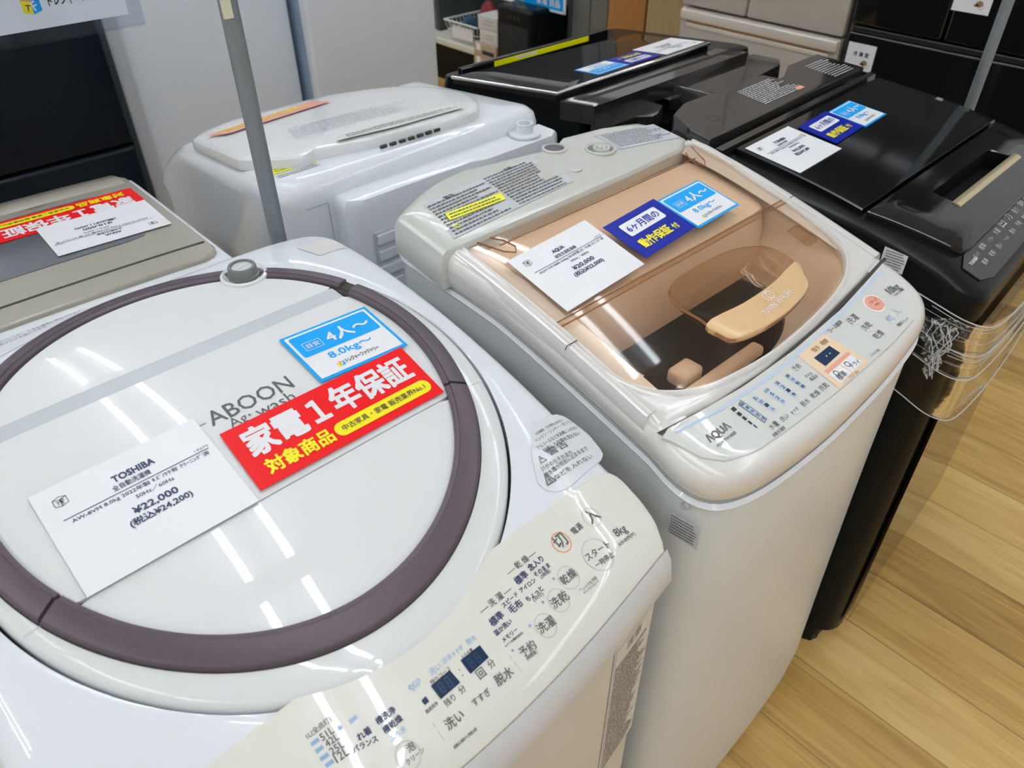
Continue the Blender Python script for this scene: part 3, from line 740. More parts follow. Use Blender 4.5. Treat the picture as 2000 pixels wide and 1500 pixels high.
lipd.append(LIP[-1])
full2 = ccw(lipd+[(1.037, .60), (1.034, .77), (1.015, .79), (.86, .815), (.66, .828), (.615, .822), (.545, .795), (.512, .778), (.503, .755), (.503, .69), (.513, .58)])
CC2 = (.775, .53)
N2 = 200
o2 = by_angle(full2, CC2, N2)
def ins2(d): return [(CC2[0]+(x-CC2[0])*(1-d/.262), CC2[1]+(y-CC2[1])*(1-d/.30)) for x, y in o2]
cab = MB()
b2 = ins2(.008); b2b = ins2(.004)
def flare(p, k): return [(x+k*max(0, (x-.80)/.23), y) for x, y in p]
cab.loft([[(x, y, .03) for x, y in flare(b2, .056)], [(x, y, .10) for x, y in flare(b2b, .050)], [(x, y, .30) for x, y in flare(b2b, .030)], [(x, y, .55) for x, y in flare(b2b, .008)], [(x, y, .7) for x, y in b2b], [(x, y, f2(x, y)-.052) for x, y in b2b], [(x, y, f2(x, y)-.040) for x, y in ins2(.007)]], SIDE, True, False)
cab.loft([[(x, y, f2(x, y)-.0515) for x, y in ins2(.0005)], [(x, y, f2(x, y)-.048) for x, y in ins2(-.001)], [(x, y, f2(x, y)-.044) for x, y in ins2(.003)]], WHITE)
cab.build('cabinet', W2)
# housing that carries panel and lid
SEAM = [(.45, .3365), (.506, .333), (.602, .321), (.697, .317), (.819, .322), (.961, .336), (1.021, .343), (1.1, .349)]
def seam_y(x):
    for (a, b), (c_, d) in zip(SEAM, SEAM[1:]):
        if a <= x <= c_: return b+(d-b)*(x-a)/(c_-a)
    return .34
hs = MB()
prof = [(.008, -.045), (.003, -.040), (.0, -.030), (.0, -.018), (.0035, -.008), (.009, -.003), (.016, -.0006)]
hs.loft([[(x, y, f2(x, y)+h) for x, y in ins2(d)] for d, h in prof]+[[(x, y, f2(x, y)-.002) for x, y in ins2(.05)]], CHAMP)
hs.build('top_housing', W2)
# lid frame: behind the seam, with the window cut out
WIN = [(0.5483, 0.6842), (0.5338, 0.5869), (0.5277, 0.5024), (0.5283, 0.4462), (0.5336, 0.4122), (0.5494, 0.3808), (0.5828, 0.3567), (0.6298, 0.3419), (0.7215, 0.3337), (0.8073, 0.3373), (0.8942, 0.3484), (0.9528, 0.3673), (0.9883, 0.4008), (1.0022, 0.47), (1.0074, 0.5652), (1.014, 0.6759), (0.8802, 0.6813), (0.7567, 0.6804), (0.6375, 0.6798)]
winp = by_angle(ccw(smooth_poly(WIN, 6)), (.77, .52), 200)
frame_out = []
for x, y in by_angle(ccw([q for q in full2 if q[1] > .36]+[(.518, .3365), (.60, .3225), (.697, .3195), (.819, .3245), (.961, .3385), (1.034, .3475)]), (.77, .52), 200):
    frame_out.append((x, min(y, .70)))
frame_out = by_angle(ccw(frame_out), (.77, .52), 200)
wc = (.77, .52)
fo = frame_out
def fin(d): return [(wc[0]+(x-wc[0])*(1-d/.262), wc[1]+(y-wc[1])*(1-d/.22)) for x, y in fo]
def gm(p): # groove only along the sides
    return p
lf = MB()
w1 = [(wc[0]+(x-wc[0])*1.045, wc[1]+(y-wc[1])*1.045) for x, y in winp]
w0 = [(wc[0]+(x-wc[0])*1.012, wc[1]+(y-wc[1])*1.012) for x, y in winp]
def safe(outer, p):      # keep the rim inside the frame outline
    r = []
    for (ox, oy), (px, py) in zip(outer, p):
        do = math.hypot(ox-wc[0], oy-wc[1]); dp = math.hypot(px-wc[0], py-wc[1])
        if dp > do*.985: s = do*.985/dp; r.append((wc[0]+(px-wc[0])*s, wc[1]+(py-wc[1])*s))
        else: r.append((px, py))
    return r
w1 = safe(fo, w1); w0 = safe(fo, w0)
lf.loft([on(fo, f2, -.022), on(fin(-.0005), f2, -.012), on(fin(.002), f2, -.004), on(fin(.006), f2, .0005), on(safe(fo, fin(.012)), f2, .003), on(lerp(safe(fo, fin(.012)), w1, .5), f2, .0032), on(w1, f2, .0028), on(lerp(w1, w0, .4), f2, .0060), on(lerp(w1, w0, .8), f2, .0062), on(w0, f2, .0035), on(w0, f2, -.012)], PEARL)
lf.build('lid_frame', W2)
gp = MB()
gx = [.5145+(1.033-.5145)*i/40 for i in range(41)]
gp.loft([[(x, seam_y(x)+dy, f2(x, seam_y(x))+h) for x in gx] for dy, h in ((-.0022, .0006), (.0030, .0006))], GAP, closed=False)
gp.build('lid_seam', W2)
for sx, xx in ((-1, .5255), (1, 1.0235)):   # bright side rails with a groove
    rl = MB(); loops = []
    for k in range(26):
        y = .352+(.685-.352)*k/25
        x = xx if sx > 0 else xx
        loops.append([(x+dx*sx*-1, y, f2(x, y)+h) for dx, h in ((-.0105, -.020), (-.0112, -.006), (-.008, .004), (-.003, .0062), (.0005, .0058), (.0018, .0035), (.003, .0035), (.0045, .0055), (.0075, .0052), (.0085, -.004))])
    rl.loft(loops, PEARL, True, True); rl.build('side_rail', W2)
for xa, xb, y in ((.5125, .5335, .468), (1.0165, 1.0365, .497)):
    jt = MB(); jt.tube([(xa+(xb-xa)*i/8, y, f2(xa, y)+(.0066 if 0 < i < 8 else .002)) for i in range(9)], .0006, GAP, 5); jt.build('rail_joint', W2)
# panel face with print
pn = MB()
PAN = [(0.5088, 0.3333), (0.563, 0.3266), (0.6486, 0.3194), (0.754, 0.3181), (0.8725, 0.3237), (0.9743, 0.3352), (1.0181, 0.3416), (1.0101, 0.3028), (0.9873, 0.2733), (0.951, 0.2571), (0.8765, 0.2513), (0.7593, 0.2496), (0.6628, 0.2522), (0.5886, 0.2563), (0.5491, 0.268), (0.5295, 0.2867), (0.5186, 0.3191)]
pq = by_angle(ccw(PAN), (.765, .287), 240)
pc = (.765, .287)
pn.loft([on(pq, f2, -.002), on(pq, f2, .0010), on(scale(pq, pc, .99), f2, .0016)]+[on(scale(pq, pc, s), f2, .0018) for s in (.96, .9, .8, .6, .4, .2, .02)], PANELGREY, False, True)
def fQ(x, y, e=0.0): return (x, y, f2(x, y)+.0022+e)
flatpoly(pn, [(0.8118, 0.3119), (0.8226, 0.253), (0.7472, 0.2505), (0.7491, 0.3114)], PEACH, fQ)
for q, m, e in (([(0.7559, 0.271), (0.7818, 0.2714), (0.7849, 0.2561), (0.7575, 0.2541)], PAPER, .0003), ([(0.7834, 0.2714), (0.8112, 0.2723), (0.8142, 0.2568), (0.7863, 0.256)], PAPER, .0003), ([(0.7557, 0.2766), (0.8115, 0.2773), (0.8123, 0.273), (0.7569, 0.2716)], SALMON, .0003)): flatpoly(pn, q, m, lambda x, y, e=e: fQ(x, y, e))
for k_, q in enumerate(([(0.6292, 0.3083), (0.633, 0.2756), (0.6261, 0.2737), (0.6219, 0.3058)], [(0.6497, 0.3035), (0.6543, 0.2772), (0.648, 0.2757), (0.6433, 0.3032)], [(0.6711, 0.3026), (0.6747, 0.2763), (0.6678, 0.2751), (0.664, 0.3021)], [(0.6918, 0.302), (0.695, 0.275), (0.6884, 0.2737), (0.6848, 0.3011)], [(0.7125, 0.3008), (0.7152, 0.2756), (0.7084, 0.2743), (0.7055, 0.3004)])):
    flatpoly(pn, q, LTBLUE, fQ)
    cx0 = [(q[0][0]+q[3][0])/2, (q[0][1]+q[3][1])/2]; cx1 = [(q[1][0]+q[2][0])/2, (q[1][1]+q[2][1])/2]
    for j, s in enumerate((['最高', '高', '中', '低', '少量'], ['念入', '3分', '1', '入'], ['15分', '5', '2', '分'], ['3回', '2', '1', '無'], ['標準', '毛布', '槽洗', '槽乾'])[k_]):
        n_ = 5 if k_ == 0 else 4
        t = (j+.5)/n_; x = cx0[0]+(cx1[0]-cx0[0])*t; y = cx0[1]+(cx1[1]-cx0[1])*t
        text(pn, s, (x-.0022*max(1, len(s)*.6), y-.002), (x+.0022*max(1, len(s)*.6), y-.002), INK, lambda a, b: fQ(a, b, .0004), .008, h=.0045)
s0 = [(0.6292, 0.3083), (0.633, 0.2756), (0.6261, 0.2737), (0.6219, 0.3058)]
for i in range(4): bar(pn, s0[i], s0[(i+1) % 4], .0006, INK, lambda a, b: fQ(a, b, .0004))
for i, (x, y) in enumerate([(0.6118, 0.3051), (0.6116, 0.2975), (0.6116, 0.2905), (0.6121, 0.2834), (0.613, 0.277)]):
    flatpoly(pn, [(x-.003+.0005*i, y-.0025), (x+.003-.0005*i, y-.0025), (x+.003-.0005*i, y+.0025), (x-.003+.0005*i, y+.0025)], INK, fQ)
T2 = [('ΛQUΛ', 0.5516, 0.2918, 0.5884, 0.2908, 'k'),('AQW-TW1000E', 0.5538, 0.2835, 0.5869, 0.2833, 'k'),('10kg', 0.9659, 0.2979, 0.9921, 0.2968, 'k'),('AQW-TW1000', 0.9678, 0.2944, 0.9931, 0.2932, 'k'),('予約', 0.7233, 0.2973, 0.737, 0.2974, 'k'),('水量', 0.6247, 0.2631, 0.6387, 0.2631, 'k'),('洗い', 0.645, 0.2622, 0.6581, 0.2623, 'k'),('すすぎ', 0.6639, 0.2619, 0.6773, 0.262, 'k'),('脱水', 0.685, 0.2608, 0.6992, 0.2606, 'k'),('乾燥', 0.7063, 0.2607, 0.7209, 0.2605, 'k'),('洗乾', 0.7252, 0.2607, 0.7408, 0.2609, 'k'),('すすぎ', 0.7262, 0.2833, 0.739, 0.2819, 'k'),('風呂水', 0.7277, 0.277, 0.7421, 0.2762, 'k'),('洗濯', 0.8604, 0.3003, 0.8817, 0.3011, 'k'),('洗乾', 0.8667, 0.2836, 0.8854, 0.2841, 'k'),('乾燥', 0.8669, 0.2664, 0.8861, 0.2667, 'k'),('切', 0.9134, 0.2725, 0.9243, 0.2723, 'b'),('入', 0.9342, 0.274, 0.9449, 0.2738, 'b'),('電源スイッチ', 0.916, 0.262, 0.9431, 0.2608, 'k'),('コース標準', 0.8209, 0.3075, 0.8532, 0.3082, 'k'),('ふろ水 予約', 0.8315, 0.2551, 0.8524, 0.2542, 'k'),('残り', 0.7722, 0.3007, 0.785, 0.3004, 'n'),('時間', 0.7928, 0.3012, 0.8051, 0.3009, 'n'),('スタート', 0.9185, 0.3086, 0.9412, 0.3038, 'n'),('一時停止', 0.9158, 0.3031, 0.9352, 0.2943, 'n'),('すすぎ・脱水', 0.773, 0.2515, 0.794, 0.251, 'n'),('標準', 0.7599, 0.2574, 0.7773, 0.2573, 'k'),('ドライ', 0.7933, 0.2595, 0.8106, 0.2586, 'k'),('自動お湯取', 0.6187, 0.256, 0.6406, 0.2553, 'k'),
]
for s, x0, y0, x1, y1, k in T2:
    g_ = glyphs(s); dy = .15*g_[3]*(x1-x0)/g_[2]; y0 -= dy; y1 -= dy
    text(pn, s, (x0, y0), (x1, y1), {'k': INK, 'b': mat('ink_violet', (.22, .25, .55), .5), 'n': mat('ink_brown', (.25, .13, .08), .5)}[k] if 0 else {'k': INKGREY, 'b': INKBLUE, 'n': BROWN}[k], lambda a, b: fQ(a, b, .0006), .015)
bx = [.53+(1.0-.53)*i/30 for i in range(31)]
pn.loft([[fQ(x, seam_y(x)-dy, .0001) for x in bx] for dy in (.0095, .0065)], LTBLUE, closed=False)
for x, y, r in ((.766, .266, .004), (.792, .266, .004)): ring(pn, (x, y), r*.75, r, INK, lambda a, b: fQ(a, b, .0006), 16)
pn.build('control_panel', W2)
for s, x0, y0, x1, y1 in [('w', 0.63, 0.2645, 0.6354, 0.2609),('w', 0.6513, 0.2642, 0.6575, 0.2601),('w', 0.6717, 0.2635, 0.678, 0.2593),('w', 0.6925, 0.2623, 0.6991, 0.258),('w', 0.7128, 0.2618, 0.7196, 0.2573),('w', 0.7331, 0.2628, 0.7402, 0.2581),('w', 0.7294, 0.3002, 0.7362, 0.2959),('w', 0.8709, 0.3029, 0.8811, 0.2967),('w', 0.875, 0.2858, 0.8848, 0.2798),('w', 0.8745, 0.2678, 0.8839, 0.262),('w', 0.9192, 0.2726, 0.925, 0.2691),('w', 0.9398, 0.2743, 0.9458, 0.2706),('or', 0.927, 0.3035, 0.9337, 0.2894),('ow', 0.927, 0.3035, 0.9342, 0.2871),
]:
    r = math.hypot(x1-x0, y1-y0); mb = MB()
    if s == 'w':
        r = min(max(r*.8, .006), .0105)
        mb.loft([on(ell((x0, y0), r*q, r*.72*q, 24), f2, h) for q, h in ((1, .0018), (1, .0023), (.9, .0027), (.05, .0027))], mat_btn if 'mat_btn' in globals() else globals().setdefault('mat_btn', mat('button_white', (.72, .73, .72), .2, coat=.5)), False, True)
        mb.build('button', W2)
    elif s == 'or':
        mb.loft([on(ell((x0, y0), .0155*q, .0125*q, 32), f2, h) for q, h in ((1.12, .0018), (1.12, .0024), (1.0, .0026))], PAPER)
        mb.loft([on(ell((x0, y0), .0155*q, .0125*q, 32), f2, h) for q, h in ((1, .0026), (.95, .0030), (.05, .0030))], SALMON, False, True)
        text(mb, 'スタート', (x0-.010, y0+.0006), (x0+.010, y0+.0006), BROWN, lambda a, b: fQ(a, b, .0012), .006)
        text(mb, '一時停止', (x0-.007, y0-.005), (x0+.007, y0-.005), BROWN, lambda a, b: fQ(a, b, .0012), .006)
        b_ = mb.build('start_button', W2); b_['label'] = 'orange oval start button'
mb = MB(); q = [(0.7633, 0.2957), (0.7996, 0.2959), (0.8011, 0.2813), (0.7644, 0.28)]; flatpoly(mb, q, DISPLAY, lambda a, b: fQ(a, b, .0005))
for x in (.779, .787): flatpoly(mb, [(x, .2875), (x+.002, .2875), (x+.002, .289), (x, .289)], TEXTW, lambda a, b: fQ(a, b, .0008))
mb.build('display', W2)
# amber lid window, fold strip, handle pocket
wn = MB(); patch(wn, winp, f2, .0035, AMBER, 8, c=wc, n=200)
wn.build('lid_window', W2)
fs_ = MB()
fs_.loft([[(.532+(1.003-.532)*i/24, y, f2(.77, y)+h) for i in range(25)] for y, h in ((.4945, .0040), (.4955, .0056), (.5005, .0056), (.5015, .0040))], AMBERDK, closed=False)
for y in (.4942, .5018): fs_.tube([(.532+(1.003-.532)*i/24, y, f2(.77, y)+.0046) for i in range(25)], .0008, AMBEREDGE, 5)
fs_.build('fold_strip', W2)
POC = [(0.6909, 0.4612), (0.7141, 0.4717), (0.7461, 0.4745), (0.8156, 0.4724), (0.8601, 0.4618), (0.8885, 0.4431), (0.8937, 0.4129), (0.8797, 0.3834), (0.8498, 0.366), (0.7784, 0.3569), (0.7003, 0.3677), (0.6875, 0.3851), (0.6889, 0.4095), (0.6825, 0.4405)]
pk = by_angle(ccw(smooth_poly(POC, 5)), (.79, .42), 120); pkc = (.79, .42)
pm = MB()
pm.loft([on(scale(pk, pkc, 1.03), f2, .0040), on(scale(pk, pkc, 1.015), f2, .0062), on(pk, f2, .0060)], AMBEREDGE)
pm.loft([on(pk, f2, .0060), on(scale(pk, pkc, .95), f2, -.004), on(scale(pk, pkc, .85), f2, -.016), on(scale(pk, pkc, .72), f2, -.022), on(scale(pk, pkc, .3), f2, -.024), on(scale(pk, pkc, .02), f2, -.024)], AMBERDK, False, True)
pm.build('handle_pocket', W2)
gd = MB(); GO = by_angle(ccw(smooth_poly([(0.6877, 0.4024), (0.6875, 0.3813), (0.6965, 0.3672), (0.7356, 0.3584), (0.8027, 0.3575), (0.8614, 0.3678), (0.8811, 0.386), (0.8923, 0.4079), (0.8299, 0.3994), (0.7581, 0.3977)], 5)), (.785, .379), 120)
gd.loft([on(GO, f2, .001), on(GO, f2, .0075), on(scale(GO, (.785, .379), .97), f2, .0085)]+[on(scale(GO, (.785, .379), s), f2, .0088) for s in (.8, .5, .02)], GOLD, False, True)
fG = lambda x, y: (x, y, f2(x, y)+.0092)
text(gd, 'TWIN WASH', (.763, .3665), (.832, .3725), TEXTW, fG, 0)
for dx, r_ in ((-.003, .0062), (.003, .0062)): ring(gd, (.798+dx, .3875), r_-.0011, r_, TEXTW, fG, 24, 1.15)
gd.build('handle_plate', W2)
lt = MB(); patch(lt, rr(.945, .972, .418, .455, .004), f2, .0045, AMBERDK, 3, .002, n=40); lt.build('lid_latch', W2)
for x, s in ((.572, 1), (.985, -1)):   # hinge loops seen as brown outlines in the lid
    hg = MB(); pts = [(x-.02*s, .672), (x-.012*s, .655), (x-.002*s, .632), (x+.010*s, .622), (x+.018*s, .632), (x+.014*s, .65), (x+.004*s, .664)]
    hg.tube([(a, b, f2(a, b)+.0045) for a, b in pts], .0009, AMBEREDGE, 6); hg.build('lid_hinge', W2)
hg = MB(); hg.tube([(.575+(.98-.575)*i/10, .645, f2(.77, .645)+.0042) for i in range(11)], .0008, AMBEREDGE, 6); hg.build('lid_crease', W2)
# tub seen through the lid
tb = MB()
def z2(p, dz): return [(x, y, f2(x, y)+dz) for x, y in p]
tb.loft([z2(scale(winp, wc, 1.02), -.012), z2(scale(winp, wc, .985), -.024), [(x, y, .925) for x, y in scale(winp, wc, .95)], [(x, y, .90) for x, y in scale(winp, wc, .90)]], TUBBEIGE)
dc = (.775, .50)
dr = by_angle(ell(dc, .185, .128), wc, 200)
tb.loft([[(x, y, .90) for x, y in scale(winp, wc, .90)], [(x, y, .893) for x, y in lerp(scale(winp, wc, .90), dr, .97)], [(x, y, .885) for x, y in dr]], TUBGREY)
tb.build('tub_cover', W2)
dm = MB()
dm.loft([[(x, y, z) for x, y in scale(dr, dc, s)] for s, z in ((1.0, .885), (.99, .86), (1.02, .80), (1.02, .55), (.6, .52), (.05, .54))], STEEL, False, True)
dm.build('drum', W2)
bk = MB(); bk.loft([[(x, y, z if z else f2(x, y)-.012) for x, y in by_angle(rr(.545+d, 1.0-d, .512+d, .672-d, .02), (.77, .59), 120)] for d, z in ((0, .89), (0, .96), (.006, None), (.02, 0), (.07, 0))], TUBBEIGE, False, True); bk.build('water_box', W2)
mb = MB(); flatpoly(mb, [(.595, .447), (.64, .447), (.64, .462), (.595, .462)], LABELWHITE, lambda x, y: (x, y, .904)); text(mb, '注意', (.60, .45), (.62, .45), SALMON, lambda x, y: (x, y, .905)); mb.build('tub_label', W2)
mb = MB(); mb.box(.60, .80, .375, .395, .893, .91, TUBBEIGE, .006); mb.box(.66, .70, .40, .43, .893, .915, TUBBEIGE, .006); mb.build('lint_holder', W2)
# grey rear cap
CAP = [(0.4978, 0.7687), (0.5236, 0.7839), (0.5693, 0.8052), (0.6161, 0.8195), (0.6626, 0.8249), (0.7475, 0.8083), (0.8227, 0.792), (0.8616, 0.8135), (0.9413, 0.7991), (1.0018, 0.7751), (1.0182, 0.735), (1.0185, 0.6887), (0.9827, 0.6712), (0.861, 0.6665), (0.7402, 0.6655), (0.6237, 0.665), (0.5097, 0.6637), (0.4913, 0.6636), (0.4936, 0.7117)]
def fc(x, y): return f2(x, y)+.004
cap = [(x if not (x < .53) else x+.005, y) for x, y in CAP]
cp_ = by_angle(ccw(cap), (.76, .735), 240); cpc = (.76, .735)
cm = MB()
cm.loft([on(cp_, f2, -.040), on(scale(cp_, cpc, 1.004), f2, -.030), on(cp_, f2, -.004), on(scale(cp_, cpc, .985), f2, .006), on(scale(cp_, cpc, .96), f2, .0095)]+[on(scale(cp_, cpc, s), f2, .0105) for s in (.9, .8, .65, .5, .3, .02)], GREYCAP, False, True)
def fK(x, y, e=0.0): return (x, y, f2(x, y)+.0112+e)
cm.build('rear_cap', W2)
lb = MB()
q = [(.552, .772), (.530, .680), (.762, .695), (.770, .787)]
flatpoly(lb, q, LABELGREY, fK)
lines_of_print(lb, (.535, .683), (.645, .689), (.551, .765), 11, INKGREY, lambda x, y: fK(x, y, .0003), .45, 3)
lines_of_print(lb, (.652, .69), (.755, .694), (.662, .78), 13, INKGREY, lambda x, y: fK(x, y, .0003), .45, 4)
text(lb, '警告', (.585, .762), (.603, .763), INK, lambda x, y: fK(x, y, .0004), .01); text(lb, '注意', (.705, .776), (.72, .777), INK, lambda x, y: fK(x, y, .0004), .01)
flatpoly(lb, [(.553, .716), (.648, .7135), (.654, .7305), (.559, .733)], YELLOW, lambda x, y: fK(x, y, .0006))
lines_of_print(lb, (.556, .7175), (.648, .715), (.561, .731), 2, INKGREY, lambda x, y: fK(x, y, .0009), .4, 9, .15)
ring(lb, (.552, .700), .003, .0045, YELLOW, lambda x, y: fK(x, y, .0006), 16)
lb = lb.build('warning_label', W2); lb['label'] = 'silver print label with a yellow strip'
lb = MB(); flatpoly(lb, [(.893, .722), (1.005, .694), (1.008, .752), (.90, .782)], LABELGREY, fK); lines_of_print(lb, (.897, .728), (1.003, .700), (.905, .778), 11, INKGREY, lambda x, y: fK(x, y, .0004), .3, 6); lb.build('instruction_print', W2)
iz = f2(.868, .741)+.0105
il = MB(); il.lathe((.868, .741, iz), [(.024, -.001), (.0235, .0025), (.0205, .0030), (.0195, .0012), (.0190, .0010)], GREYCAP, 36)
flatpoly(il, ell((.868, .741), .0195, .0195, 36), KNOB, lambda x, y: (x, y, iz+.0011))  # dark disc painted as the shade inside the inlet, no real hole
il.lathe((.868, .739, iz), [(.0135, .001), (.0130, .0045), (.0095, .0045), (.0085, .0022)], GREYCAP, 28)
for k in range(3): bar(il, (.868-.006*math.cos(k*2.1), .739-.006*math.sin(k*2.1)), (.868+.006*math.cos(k*2.1), .739+.006*math.sin(k*2.1)), .002, WHITE, lambda x, y: (x, y, iz+.0050))
il.build('water_inlet', W2)
bz_ = f2(.815, .787)+.0095
il = MB(); il.lathe((.815, .787, bz_), [(.0195, -.001), (.019, .0035), (.0155, .0040), (.0150, .0015)], GREYCAP, 32)
flatpoly(il, ell((.815, .787), .0152, .0152, 32), INKGREY, lambda x, y: (x, y, bz_+.0020)); il.build('bath_inlet', W2)  # dark disc stands for the shaded hole, the cap is closed below
mb = MB(); mb.lathe((.79, .72, f2(.79, .72)+.010), [(.011, .0003), (.011, .0015), (.0095, .0018), (.001, .0018)], GREYCAP, 24); mb.build('screw_cap', W2)
# left side: sticker, screw, vents
st = MB()
sx = .5095
flat_side = lambda y, z: (sx+.0, y, z)
def side2(y, z): return (.5075-.0*(y), y, z)
st.add([(.510, .300, .872), (.515, .262, .868), (.515, .262, .834), (.510, .300, .838)], [(0, 1, 2, 3)], LABELWHITE)
lines_of_print(st, (.002, .838), (.036, .838), (.002, .868), 7, INKGREY, lambda a, b: (.5094+a/.038*.005, .300-a, b), .4, 7, .2)
st.build('printed_sticker', W2)
mb = MB(); mb.tube([(.517, .285, .889), (.510, .2845, .889)], .0045, STEP, 14); mb.build('side_screw', W2)
for x in (.57, .98):
    for y in (.30, .78): MB().lathe((x, y, 0), [(.03, 0), (.03, .02), (.022, .031)], BLACKSAT, 20).build('foot', W2)
card('price_card', 'white', (.555, .506), (.703, .514), (.557, .612), f2, .0064, 'white price card with ¥20,000 lying on the amber see-through lid', None,
     ('AQUA', '縦型洗濯乾燥機', 'AQW-TW1000E 10.0kg 2018年製 ｷｽﾞ･ﾜﾚ有 ｸﾘｰﾆﾝｸﾞ済', '50Hz／60Hz', '¥20,000', '(税込¥22,000)', '19275'))
card('guarantee_card', 'navy', (.714, .520), (.828, .5275), (.713, .595), f2, .0072, 'dark blue six-month guarantee card on the amber see-through lid', None, cat='sign card')
card('size_card', 'blue', (.8295, .524), (.930, .527), (.827, .597), f2, .0066, 'light blue 4人 8.0kg size card on the amber see-through lid', None, cat='sign card')

# ------------------------------------------------------------------ black washer on the right, turned slightly
A3 = math.radians(4.5)
C3F = (0.50574, -0.73249, 0.40309, 0.89814)
def f3(x, y): return pv(C3F, min(max(y, -.05), .66))
W3 = thing('washing_machine', (1.125, .225, 0), 'glossy black washer with brass lid bar, stretch film wound around its front', 'washing machine', local=True, rotz=A3)
def o3(d=0.0, n=200):
    return by_angle(rr(0+d, .645-d, .0+d, .60-d, .05, 8), (.32, .3), n)
cab = MB()
cab.loft([[(x, y, .06) for x, y in o3(.004)], [(x, y, .5) for x, y in o3(.004)], [(x, y, f3(x, y)-.05) for x, y in o3(.003)], [(x, y, f3(x, y)-.02) for x, y in o3(0)], [(x, y, f3(x, y)-.006) for x, y in o3(.003)], [(x, y, f3(x, y)-.001) for x, y in o3(.012)], [(x, y, f3(x, y)-.001) for x, y in o3(.075)], [(x, y, f3(x, y)-.035) for x, y in o3(.08)], [(x, y, f3(x, y)-.035) for x, y in o3(.29)]], BLACKSAT, True, True)
cab.build('cabinet', W3)
mb = MB(); mb.loft([[(x, -.004+ (0 if .07 < x < .57 else 0), z) for x in [.045+.555*i/16 for i in range(17)]] for z in (.07, .84)], BLACKGL, closed=False); mb.build('front_sheet', W3)
pn = MB(); patch(pn, rr(.055, .60, .012, .062, .012), f3, .0012, DKGREY, 4, .002, n=120)
f3p = lambda x, y: (x, y, f3(x, y)+.0017)
r_ = random.Random(5)
for k in range(14):
    x = .10+k*.034; text(pn, ['標準', '毛布', '洗い', 'すすぎ', '脱水', '予約', '乾燥', '風呂水', '槽洗浄', '温水', '分', '時', '入', '切'][k], (x, .030), (x+.018, .030), LABELGREY, f3p, 0)
    text(pn, ['念入り', '標準', 'ソフト', '水量', '回', '分', '残り', '高', '中', '低', '少', '送風', '槽乾燥', '電源'][k], (x, .046), (x+.02, .046), LABELGREY, f3p, 0)
text(pn, 'TOSHIBA', (.075, .044), (.105, .044), LABELWHITE, f3p, .02)
pn.build('control_panel', W3)
ld = MB()
LB = [(.041, .212), (.612, .187), (.632, .436), (.080, .458)]
def lidplate(mb, q, m, h0, h1, edge=.004):
    n = 12; loops = []
    def gridrow(s, h): 
        c = centroid(q); p = [((x-c[0])*s+c[0], (y-c[1])*s+c[1]) for x, y in q]; o = []
        for i in range(4):
            a, b = p[i], p[(i+1) % 4]
            for k in range(n): o.append((a[0]+(b[0]-a[0])*k/n, a[1]+(b[1]-a[1])*k/n))
        return [(x, y, f3(x, y)+h) for x, y in o]
    return mb.loft([gridrow(1, h0), gridrow(1.002, h1-.002), gridrow(.993, h1), gridrow(.9, h1), gridrow(.6, h1), gridrow(.3, h1), gridrow(.02, h1)], m, False, True)
lidplate(ld, LB, BLACKGL, -.002, .010); ld.build('lid_plate', W3)
fl_ = MB()
FP = ccw([(.041, .205), (.612, .180), (.606, .085), (.595, .058), (.560, .052), (.110, .060), (.084, .066), (.074, .080)])
fc_ = (.33, .13)
# flap with a recess
RC = [(.199, .160), (.463, .150), (.490, .1085), (.206, .119)]
fo_ = by_angle(FP, fc_, 160); ri_ = by_angle(ccw(RC), (.335, .135), 480)
fo_ = by_angle(FP, (.335, .135), 480)
fl_.loft([on(fo_, f3, -.010), on(scale(fo_, fc_, 1.003), f3, .004), on(fo_, f3, .009), on(scale(fo_, fc_, .985), f3, .0105), on(lerp(scale(fo_, fc_, .985), ri_, .5), f3, .0105), on(ri_, f3, .0105), on(scale(ri_, (.335, .135), .99), f3, .0085)], BLACKGL)
fl_.loft([on(scale(ri_, (.335, .135), .99), f3, .0085), on(scale(ri_, (.335, .135), .97), f3, -.022), on(scale(ri_, (.335, .135), .02), f3, -.022)], RECESS, False, True)
fl_.build('lid_flap', W3)
br_ = MB(); br_.loft([[(x, y, f3(x, y)+h) for y_, h in ((0, -.004), (.0, .0115), (.004, .013), (.012, .013), (.0145, .0115), (.0145, -.004)) for y in [lerp([(0, .1115)], [(0, .1005)], (x-.20)/.295)[0][1]+y_]] for x in [.20+.295*i/12 for i in range(13)]], BRASS, True, True)
br_ = br_.build('lid_bar', W3); br_['label'] = 'brass-coloured lid bar'
# rear cap with an inlet notch
rcp = MB()
RP = [(.052, .497), (.32, .485), (.645, .472), (.648, .585), (.515, .592), (.500, .560), (.470, .543), (.435, .555), (.425, .60), (.16, .622), (.10, .605), (.066, .55)]
rp = by_angle(ccw(RP), (.33, .515), 300); rpc = (.33, .515)
rcp.loft([on(rp, f3, -.03), on(rp, f3, .016), on(scale(rp, rpc, .99), f3, .0195)]+[on(scale(rp, rpc, s), f3, .020) for s in (.9, .7, .4, .02)], BLACKBR, False, True)
f3c = lambda x, y: (x, y, f3(x, y)+.0206)
lines_of_print(rcp, (.275, .512), (.425, .505), (.290, .585), 12, LABELGREY, f3c, .5, 8)
lines_of_print(rcp, (.53, .487), (.63, .482), (.54, .565), 10, LABELGREY, f3c, .4, 12)
flatpoly(rcp, [(.40, .505), (.425, .504), (.426, .516), (.402, .518)], SALMON, f3c)
ring(rcp, (.14, .545), .012, .0128, BLACKGL, f3c)
rcp.build('rear_cap', W3)
mb = MB(); mb.lathe((.468, .578, .965), [(.020, 0), (.020, .02), (.015, .02), (.014, .012)], BLACKSAT, 24); mb.build('water_inlet', W3)
